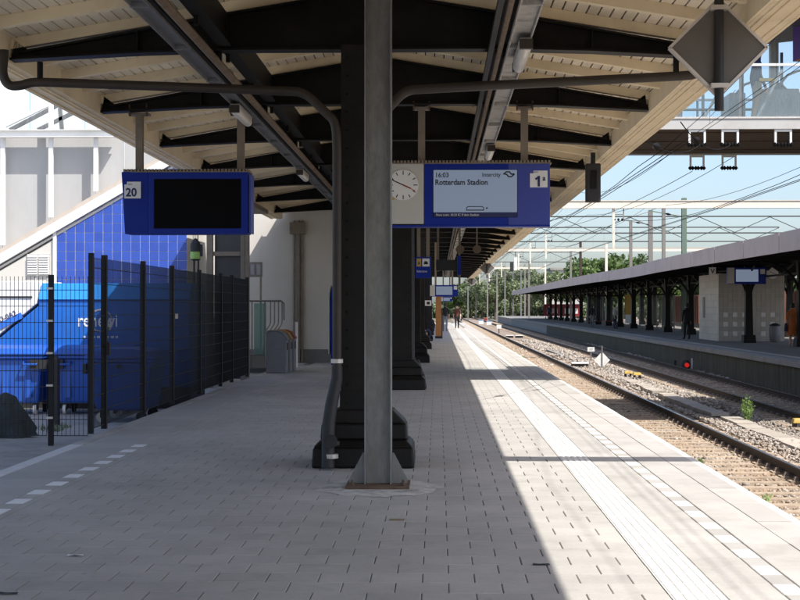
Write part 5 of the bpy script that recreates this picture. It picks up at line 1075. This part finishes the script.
# ------------------------------------------------------------------ people
def person(loc, h, rz, cols, lab, stride=.0, arms=.0, dress=False, seated=False, bag=None, phase=1, longhair=False):
    t = thing('person', lab, 'person', loc, rz=rz); k = h/1.75
    J = {}; top, bot, shoe, hair, slv = cols
    def a(n, x, y, z, r): J[n] = (Vector((x, y, z))*k, r*k)
    s = stride*phase; hz = .93 if not seated else .50; up = hz-.93
    a('pel', 0, 0, hz, .135); a('waist', 0, .0, 1.08+up, .125); a('chest', 0, .0, 1.30+up, .145); a('neck', 0, .005, 1.47+up, .062); a('head0', 0, -.01, 1.56+up, .075); a('head1', 0, -.012, 1.66+up, .092); a('crown', 0, 0, 1.735+up, .055); a('nose', 0, -.105, 1.61+up, .018)
    for sd, q in ((-1, 'L'), (1, 'R')):
        st_ = s*sd; ar = -st_*.8
        if not seated:
            a('hip'+q, sd*.095, 0, .88, .105); a('knee'+q, sd*.10, -st_*.45-.01, .49, .068); a('ank'+q, sd*.10, -st_*.9+.05*abs(s), .09+.05*max(0, -st_), .045); a('toe'+q, sd*.115, -st_*.9-.15, .035+.02*max(0, -st_), .038)
        else:
            a('hip'+q, sd*.10, -.05, .50, .11); a('knee'+q, sd*.13, -.46, .50, .075); a('ank'+q, sd*.13, -.44, .09, .047); a('toe'+q, sd*.14, -.6, .035, .04)
        a('sho'+q, sd*.185, .005, 1.42+up, .068); a('elb'+q, sd*.245, .03-ar*.28+(-.05 if seated else 0), 1.13+up, .05); a('wri'+q, sd*.25, -.05-ar*.6-arms*.15-(.25 if seated else 0), .89+up+arms*.25, .032); w_ = J['wri'+q][0]/k
        a('palm'+q, w_.x, w_.y-.02, w_.z-.07, .034)
        for fi, (fx, fl) in enumerate(((-.028, .085), (-.01, .095), (.01, .09), (.028, .07))): a('f%d%s' % (fi, q), w_.x+fx*.4, w_.y-.02+fx, w_.z-.07-fl, .0095)
        a('th'+q, w_.x-sd*.02, w_.y-.065, w_.z-.10, .0105)
    E_ = [('pel', 'waist'), ('waist', 'chest'), ('chest', 'neck'), ('neck', 'head0'), ('head0', 'head1'), ('head1', 'crown'), ('head0', 'nose')]
    for q in 'LR': E_ += [('pel', 'hip'+q), ('hip'+q, 'knee'+q), ('knee'+q, 'ank'+q), ('ank'+q, 'toe'+q), ('chest', 'sho'+q), ('sho'+q, 'elb'+q), ('elb'+q, 'wri'+q), ('wri'+q, 'palm'+q), ('palm'+q, 'th'+q)]+[('palm'+q, 'f%d%s' % (i, q)) for i in range(4)]
    names = list(J); idx = {n: i for i, n in enumerate(names)}
    me = bpy.data.meshes.new('skeleton'); me.from_pydata([tuple(J[n][0]) for n in names], [(idx[p], idx[q]) for p, q in E_], [])
    ob = bpy.data.objects.new('body', me); C.objects.link(ob); md = ob.modifiers.new('skin', 'SKIN'); md.use_smooth_shade = True
    for i, n in enumerate(names): me.skin_vertices[0].data[i].radius = (J[n][1], J[n][1]*(.72 if n in ('pel', 'waist', 'chest') else 1)); me.skin_vertices[0].data[i].use_root = (n == 'pel')
    ob.modifiers.new('sub', 'SUBSURF').levels = 1
    bpy.context.view_layer.update(); dg = bpy.context.evaluated_depsgraph_get(); nm = bpy.data.meshes.new_from_object(ob.evaluated_get(dg)); ob.modifiers.clear(); ob.data = nm; nm.name = 'body'
    nm.materials.clear()
    for m in (SKIN, top, bot, shoe): nm.materials.append(m)
    def sclass(n1, n2):
        b = (n1+n2)
        if n1 in ('head0', 'head1') or n2 in ('head0', 'nose', 'neck') and n1 == 'neck': return 0
        if n1.startswith(('wri', 'palm')) or n2.startswith('f'): return 0
        if n1.startswith('elb'): return 1 if slv else 0
        if n1.startswith('ank'): return 3
        if n1.startswith('knee'): return 0 if (dress or bot is None) else 2
        if n1.startswith('hip') or n2.startswith('hip'): return 1 if dress else 2
        return 1
    segs = [(J[p][0], J[q][0], sclass(p, q), max(J[p][1], J[q][1])) for p, q in E_]
    mi = []
    for pl in nm.polygons:
        c = pl.center; best = (9, 0)
        for p, q, cl, rr in segs:
            d = q-p; u = max(0, min(1, (c-p).dot(d)/max(d.length_squared, 1e-9))); dd = (c-(p+d*u)).length-rr*.5
            if dd < best[0]: best = (dd, cl)
        mi.append(best[1])
    nm.polygons.foreach_set('material_index', mi); nm.polygons.foreach_set('use_smooth', [True]*len(mi)); ob.parent = t
    # hair cap
    c = J['head1'][0]; hm = MB(); pr = [(.02, .115), (.06, .105), (.092, .06), (.102, .0), (.098, -.05), (.085, -.09 if not longhair else -.20)]
    hv = []; n = 14
    for j, (r_, z) in enumerate(pr):
        for i in range(n): aa = 2*math.pi*i/n; y_ = math.sin(aa); f = 1.0; zz = z+(.10 if (y_ < -.3 and j > 2) else 0)*min(1, (j-2)*.5); hv.append((math.cos(aa)*r_*k, (y_*r_*1.05+.012)*k, c.z+zz*k))
    hm.add(hv, [(j*n+i, j*n+(i+1) % n, (j+1)*n+(i+1) % n, (j+1)*n+i) for j in range(len(pr)-1) for i in range(n)]+[tuple(range(n-1, -1, -1))]); hm.build('hair', hair, t, smooth=True)
    if dress:
        dm = MB(); rr = [(.16, 1.12), (.17, 1.0), (.20, .9), (.23, .7), (.25, .47)]; dv = []; n = 18
        for j, (r_, z) in enumerate(rr):
            for i in range(n): aa = 2*math.pi*i/n; f = 1+(.05*math.sin(i*2.4)*j/4); dv.append((math.cos(aa)*r_*f*k*1.05, math.sin(aa)*r_*f*k*.8, z*k))
        dm.add(dv, [(j*n+(i+1) % n, j*n+i, (j+1)*n+i, (j+1)*n+(i+1) % n) for j in range(len(rr)-1) for i in range(n)]); dm.build('skirt', top, t, smooth=True)
    if bag: MB().tbox((.30*k, .0, .62*k), .10, .30, (.28*k, .0, .95*k), .08, .26).build('bag', bag, t, bevel=.02)
    return t
NP = lambda px, py, z=0: G(px, py, z)
person(NP(445, 331.5), 1.80, R(180), (CLB, CLG, RUB, HAIR, False), 'person in black T-shirt and grey trousers walking away under the canopy', .20)
person(NP(457, 329.5), 1.70, R(0), (CLR, CLB, SKIN, HAIR, False), 'person in dark top and shorts walking towards the camera in the sun', .18, phase=-1, bag=CLB)
person(NP(687, 339.5), 1.74, R(200), (CLB, CLB, RUB, HAIR, True), 'person all in black standing at the far platform beside the tiled kiosk', .06)
person(NP(793, 346.5), 1.70, R(170), (CLO, CLO, SKIN, HAIR, False), 'person in an orange dress standing at the right edge on the far platform', .05, dress=True, bag=CLN)
q = AY(757, 121, 31.0); person((q.x, 31.0, BZ+.135), 1.72, R(90), (CLN, CLT, RUB, HAIR, True), 'person in navy top and tan trousers crossing the footbridge', .15)
person(NP(592, 327), 1.72, R(150), (CLB, CLG, RUB, HAIR, True), 'person in dark clothes waiting by the glass shelter on the far platform', .04)
person(NP(615, 329), 1.70, R(60), (CLW, CLN, RUB, HAIR, False), 'person in pale top near the yellow poster on the far platform', .05)
person(NP(549, 320), 1.75, R(10), (CLN, CLB, RUB, HAIR, True), 'person in navy far away at the red boards', .05)
# bench with two seated people, orange pillar, black boxes at the second column
BYb = 68.0
q = G(420.5, 341); t = thing('platform_bench', 'dark bench with two seated people far along the near platform', 'bench', (q.x, q.y, 0)); MB().box(-.3, .3, -1.0, 1.0, .42, .47).build('seat', DKPL, t); MB().box(-.34, -.30, -1.0, 1.0, .5, .95).build('backrest', DKPL, t)
for yy in (-.8, .8): MB().box(-.25, .25, yy-.04, yy+.04, 0, .419).build('leg', DKPL, t)
for dy, cl, lab in ((-.5, CLW, 'seated person in pale top on the far bench, nearer one'), (.5, CLG, 'seated person in grey top on the far bench, farther one')): person((q.x-.02, q.y+dy, -.02), 1.7, R(90), (cl, CLN, RUB, HAIR, False), lab, seated=True)
q0 = G(438.5, 338.5); t = thing('orange_pillar', 'orange-brown square pillar far along the near platform', 'pillar', (q0.x, q0.y, 0)); MB().box(-.14, .14, -.14, .14, .12, 2.3).build('shaft', ORNG, t); MB().box(-.17, .17, -.17, .17, 0, .119).build('foot', DKPL, t); MB().box(.145, .20, -.05, .05, 0, 1.5).build('side_post', DKPL, t)
q0 = G(416, 388.5); t = thing('pipe_base', 'black rain pipe with bulky foot boxes beside the second black column', 'pipe', (q0.x, q0.y+.1, 0)); MB().tube([(-.02, 0, 0), (-.02, 0, .35), (-.1, .05, .6), (-.1, .05, 4.0)], [.09, .09, .075, .06], 10).build('pipe', PIPEG, t, smooth=True); MB().tbox((.08, 0, 0), .26, .3, (.06, 0, .28), .2, .24).build('foot_box', DKPL, t, bevel=.02); MB().tbox((0, 0, .28), .3, .3, (-.02, 0, .55), .16, .2).build('upper_box', DKPL, t, bevel=.02); MB().tube([(-.02, 0, .40), (-.02, 0, .43)], .11, 12).build('collar', ALU, t)
q0 = AY(428, 303, 54); t = thing('platform_sign', 'small white sign plate on the third black column', 'sign', (q0.x, 55.2, q0.z)); MB().box(-.12, .12, -.02, .02, -.1, .1).build('plate', SWHITE, t); MB().box(-.06, .06, -.024, -.0201, -.05, .05).build('mark', INKB, t)
MBb = G(418, 372)

# ------------------------------------------------------------------ background: trees, hedge, buildings, barrier
def tree(x, y, h, rx, m, lab, n=5200, leaf=.26, z0=-1.0):
    t = thing('tree', lab, 'tree', (x, y, z0), 'trees beyond the tracks'); tr_ = MB(); th = h*.42
    tr_.tube([(0, 0, 0), (.05, 0, th*.6), (0, .1, th), (.1, 0, h*.8)], [.22, .17, .14, .04], 8)
    limbs = []
    for i in range(9):
        a = i*2.4; b = Vector((0, 0, th*(.7+.07*i))); e = Vector((math.cos(a)*rx*.7, math.sin(a)*rx*.7, th+h*(.1+.05*i))); limbs.append(e); tr_.tube([b, b.lerp(e, .5)+Vector((0, 0, .3)), e], [.09, .06, .025], 6)
    tr_.build('trunk', BARK, t, smooth=True)
    nc = 26; cc = []
    for i in range(nc):
        u = RNG.normal(size=3); u /= np.linalg.norm(u); r = RNG.uniform(.45, .95); cc.append((u[0]*rx*r, u[1]*rx*r, h*.62+u[2]*h*.36*r, RNG.uniform(.20, .36)*rx))
    cc = np.array(cc); pick = RNG.integers(0, nc, n); d = RNG.normal(size=(n, 3)); d /= np.linalg.norm(d, axis=1)[:, None]; d *= RNG.uniform(.3, 1.05, n)[:, None]**.6
    P0 = cc[pick, :3]+d*cc[pick, 3:4]*np.array([1, 1, .8]); a = RNG.normal(size=(n, 3)); a /= np.linalg.norm(a, axis=1)[:, None]; b = np.cross(a, RNG.normal(size=(n, 3))); b /= np.linalg.norm(b, axis=1)[:, None]
    s = leaf*RNG.uniform(.6, 1.3, (n, 1)); V = np.stack([P0-a*s, P0+b*s*.6, P0+a*s, P0-b*s*.6], 1)
    o = bpy.data.objects.new('crown', fast_mesh('crown', V, np.arange(n*4), 4, m)); C.objects.link(o); o.parent = t
TREES = [(600, 252, 215, LF1), (622, 254, 225, LF1), (640, 256, 260, LF3), (580, 262, 250, LF1), (660, 258, 240, LF1), (545, 270, 300, LF2), (527, 268, 320, LF2), (510, 266, 330, LF2), (495, 270, 300, LF2), (482, 274, 320, LF2), (470, 280, 340, LF2), (460, 284, 330, LF1), (450, 286, 350, LF2), (704, 262, 200, LF3), (740, 262, 190, LF1), (780, 262, 180, LF3)]
desc = ['bright green tree above the middle of the far canopy', 'broad green tree just right of the bright one', 'dark green tree behind the grey mast', 'green tree left of the bright tree behind the flat roofed building', 'green tree behind the fascia kink', 'pale green tree above the red boards', 'pale grey-green tree above the far canopy end', 'grey-green tree behind the thin masts', 'grey-green tree above the diverging rails', 'grey-green tree behind the middle of the masts', 'low grey-green tree straight down the track', 'green tree beyond the walking pair', 'grey-green tree at the far end of the canopy', 'dark tree behind the tiled kiosk', 'green tree behind the far display', 'dark tree behind the arched column']
for i, (px, pt, Y, m) in enumerate(TREES):
    q = AY(px, pt, Y); h = q.z+1.0; tree(q.x, Y, h, max(3.2, h*.48), m, desc[i], n=4200, leaf=.30)
hv = MB()
def bush_row(name, pts, h, dpt, n, leaf, m, lab):
    P0 = []
    for i in range(n):
        k_ = RNG.integers(0, len(pts)-1); u = RNG.random(); a = np.array(pts[k_]); b = np.array(pts[k_+1]); c = a+(b-a)*u; hh = h*(.7+.3*math.sin(c[1]*.23)*math.sin(c[0]*.31+1)); P0.append((c[0]+RNG.normal()*dpt, c[1]+RNG.normal()*dpt, -1+RNG.random()**.7*hh))
    P0 = np.array(P0); a = RNG.normal(size=(n, 3)); a /= np.linalg.norm(a, axis=1)[:, None]; b = np.cross(a, RNG.normal(size=(n, 3))); b /= np.linalg.norm(b, axis=1)[:, None]
    s = leaf*RNG.uniform(.6, 1.3, (n, 1)); V = np.stack([P0-a*s, P0+b*s*.6, P0+a*s, P0-b*s*.6], 1)
    o = bpy.data.objects.new(name, fast_mesh(name, V, np.arange(n*4), 4, m)); C.objects.link(o); return tag(o, lab, 'shrubs', kind='stuff')
bush_row('shrubbery', [(-10, 345), (10, 350), (34, 330), (60, 260)], 5.0, 1.6, 26000, .35, LF2, 'grey-green shrubbery closing the view down the tracks')
bush_row('shrubbery', [(33, 60), (36, 120), (40, 200)], 4.2, 1.0, 22000, .28, LF3, 'dark shrubbery behind the far platform')
bw = thing('barrier_wall', 'rusty brown panel wall behind the far platform', 'wall', (29, 120, -1))
pm = MB().box(-.06, .06, -1.98, 1.98, 0, 2.1).build('panel', BRNW); PM = pm.data; bpy.data.objects.remove(pm); po = MB().box(-.1, .1, -.08, .08, 0, 2.25).build('post', CONC); POm = po.data; bpy.data.objects.remove(po)
for i in range(30): inst('panel', PM, bw, (0, -62+i*4.1+2.05, .0)); inst('post', POm, bw, (0, -62+i*4.1, 0))
WAG = mat('wagon_brown', (.15, .06, .035), .7, var=.25, scale=1.5, dirt=(.05, .03, .02), dirt_amt=.6)
def wagon(Y, lab, m):
    t = thing('freight_wagon', lab, 'wagon', (22.6, Y, -.95), 'wagons standing behind the far platform')
    MB().box(-1.4, 1.4, -6.5, 6.5, 1.15, 3.5).build('body', m, t, bevel=.03); MB().box(-1.3, 1.3, -6.8, 6.8, .85, 1.149).build('chassis', DKPL, t)
    for k in range(14): MB().box(-1.46, -1.401, -6.3+k*.97-.05, -6.3+k*.97+.05, 1.2, 3.45).build('rib', m, t)
    for y in (-5.2, -3.4, 3.4, 5.2):
        for sx in (-.75, .75): MB().tube([(sx-.06, y, .5), (sx+.06, y, .5)], .46, 18).build('wheel', RAILS, t, smooth=True)
    for s_ in (-1, 1): MB().tube([(-.85, s_*6.8, 1.0), (-.85, s_*7.2, 1.0)], .12, 10).build('buffer', DKPL, t)
for i, (Y, lab) in enumerate(((84, 'brown freight wagon behind the far platform, nearest to the tiled kiosk'), (98.6, 'brown freight wagon behind the far platform, second from the kiosk'), (113.2, 'brown freight wagon behind the far platform, third from the kiosk'), (127.8, 'brown freight wagon behind the far platform, farthest from the kiosk'))): wagon(Y, lab, WAG)
tw3 = thing('railway_track', None, None); tw3['kind'] = 'structure'; tw3.location = (22.6, 0, ZB)
for s_ in (-1, 1): MB().box(s_*.7525-.036, s_*.7525+.036, 5, 300, -.1, .03).build('rail', RAILS, tw3)
# platform 3 edge strip in the sun behind the far platform
tag(MB().box(19.301, 19.345, 5, 260, -.95, .01).build('platform_edge', COPE), kind='structure')
def building(x0, x1, Y, h, m, lab, floors, roof=CONC, win=True):
    t = thing('building', lab, 'building', ((x0+x1)/2, Y, -1)); W2 = (x1-x0)/2
    MB().box(-W2, W2, 0, 12, 0, h).build('wall', m, t); MB().box(-W2-.4, W2+.4, -.4, 12.4, h+.002, h+.5).build('roof', roof, t)
    n = max(2, int((x1-x0)/3.2))
    for f in range(floors):
        for i in range(n):
            x = -W2+(i+.5)*(2*W2)/n; z = 1.2+f*(h-1)/floors
            wv = MB().box(x-.7, x+.7, -.05, .05, z, z+1.5).build('window', WHITEP, t); MB().box(x-.6, x+.6, -.07, -.051, z+.1, z+1.4).build('pane', WING, wv)
q0, q1 = AY(552, 300, 330), AY(600, 270, 330); building(q0.x, q1.x, 330, q1.z+1, BLDG, 'low pale building with flat roof above the far canopy', 3)
q0, q1 = AY(505, 300, 400), AY(545, 276, 400); building(q0.x, q1.x, 400, q1.z+1, mat('b_brick', (.36, .30, .26), .8), 'distant brownish block behind the thin masts', 3)
def car(x, y, m, lab, rz=0):
    t = thing('parked_van', lab, 'van', (x, y, -1.0), 'vans parked beyond the tracks', rz)
    pr = [(-2.4, .35), (2.3, .35), (2.4, .9), (1.7, 1.15), (1.1, 1.95), (-2.3, 2.0), (-2.45, 1.2)]
    MB().prism_y(pr, -.95, .95).build('body', m, t, bevel=.08); MB().prism_y([(1.05, 1.25), (1.55, 1.2), (1.05, 1.85), (.3, 1.85), (.3, 1.25)], -.965, -.951).build('side_window', WING, t)
    for s in (-1.5, 1.5):
        for yy in (-.95, .75):
            wq = MB().tube([(s, yy, .34), (s, yy+.2, .34)], .34, 16).build('wheel', RUB, t, smooth=True); MB().tube([(s, yy-.004, .34), (s, yy-.012, .34)], .2, 12).build('rim', ALU, wq)
for i, (px, Y, lab) in enumerate(((484, 400, 'white van parked beyond the end of the tracks, left one'), (493, 410, 'white van parked beyond the end of the tracks, middle one'), (502, 420, 'white van parked beyond the end of the tracks, right one'))):
    q = AY(px, 310, Y); car(q.x, Y, CAR, lab)


# bits of litter on the paving
for i, (px, py, lab) in enumerate(((75, 556, 'small scrap of white paper lying on the shaded paving at the lower left'), (541, 565, 'dark flattened scrap on the paving at the shadow edge'), (8, 594, 'dark leaf scrap in the bottom left corner of the paving'))):
    q = G(px, py); m_ = SWHITE if i == 0 else TARP
    tag(MB().add([(-.05, -.02, .002), (.0, -.025, .012), (.055, -.01, .003), (.05, .02, .008), (-.01, .03, .003), (-.05, .015, .01), (-.05, -.02, .001), (.0, -.025, .011), (.055, -.01, .002), (.05, .02, .007), (-.01, .03, .002), (-.05, .015, .009)], [(0, 1, 4, 5), (1, 2, 3, 4), (11, 10, 7, 6), (10, 9, 8, 7)]).build('litter', m_, loc=q), lab, 'litter')
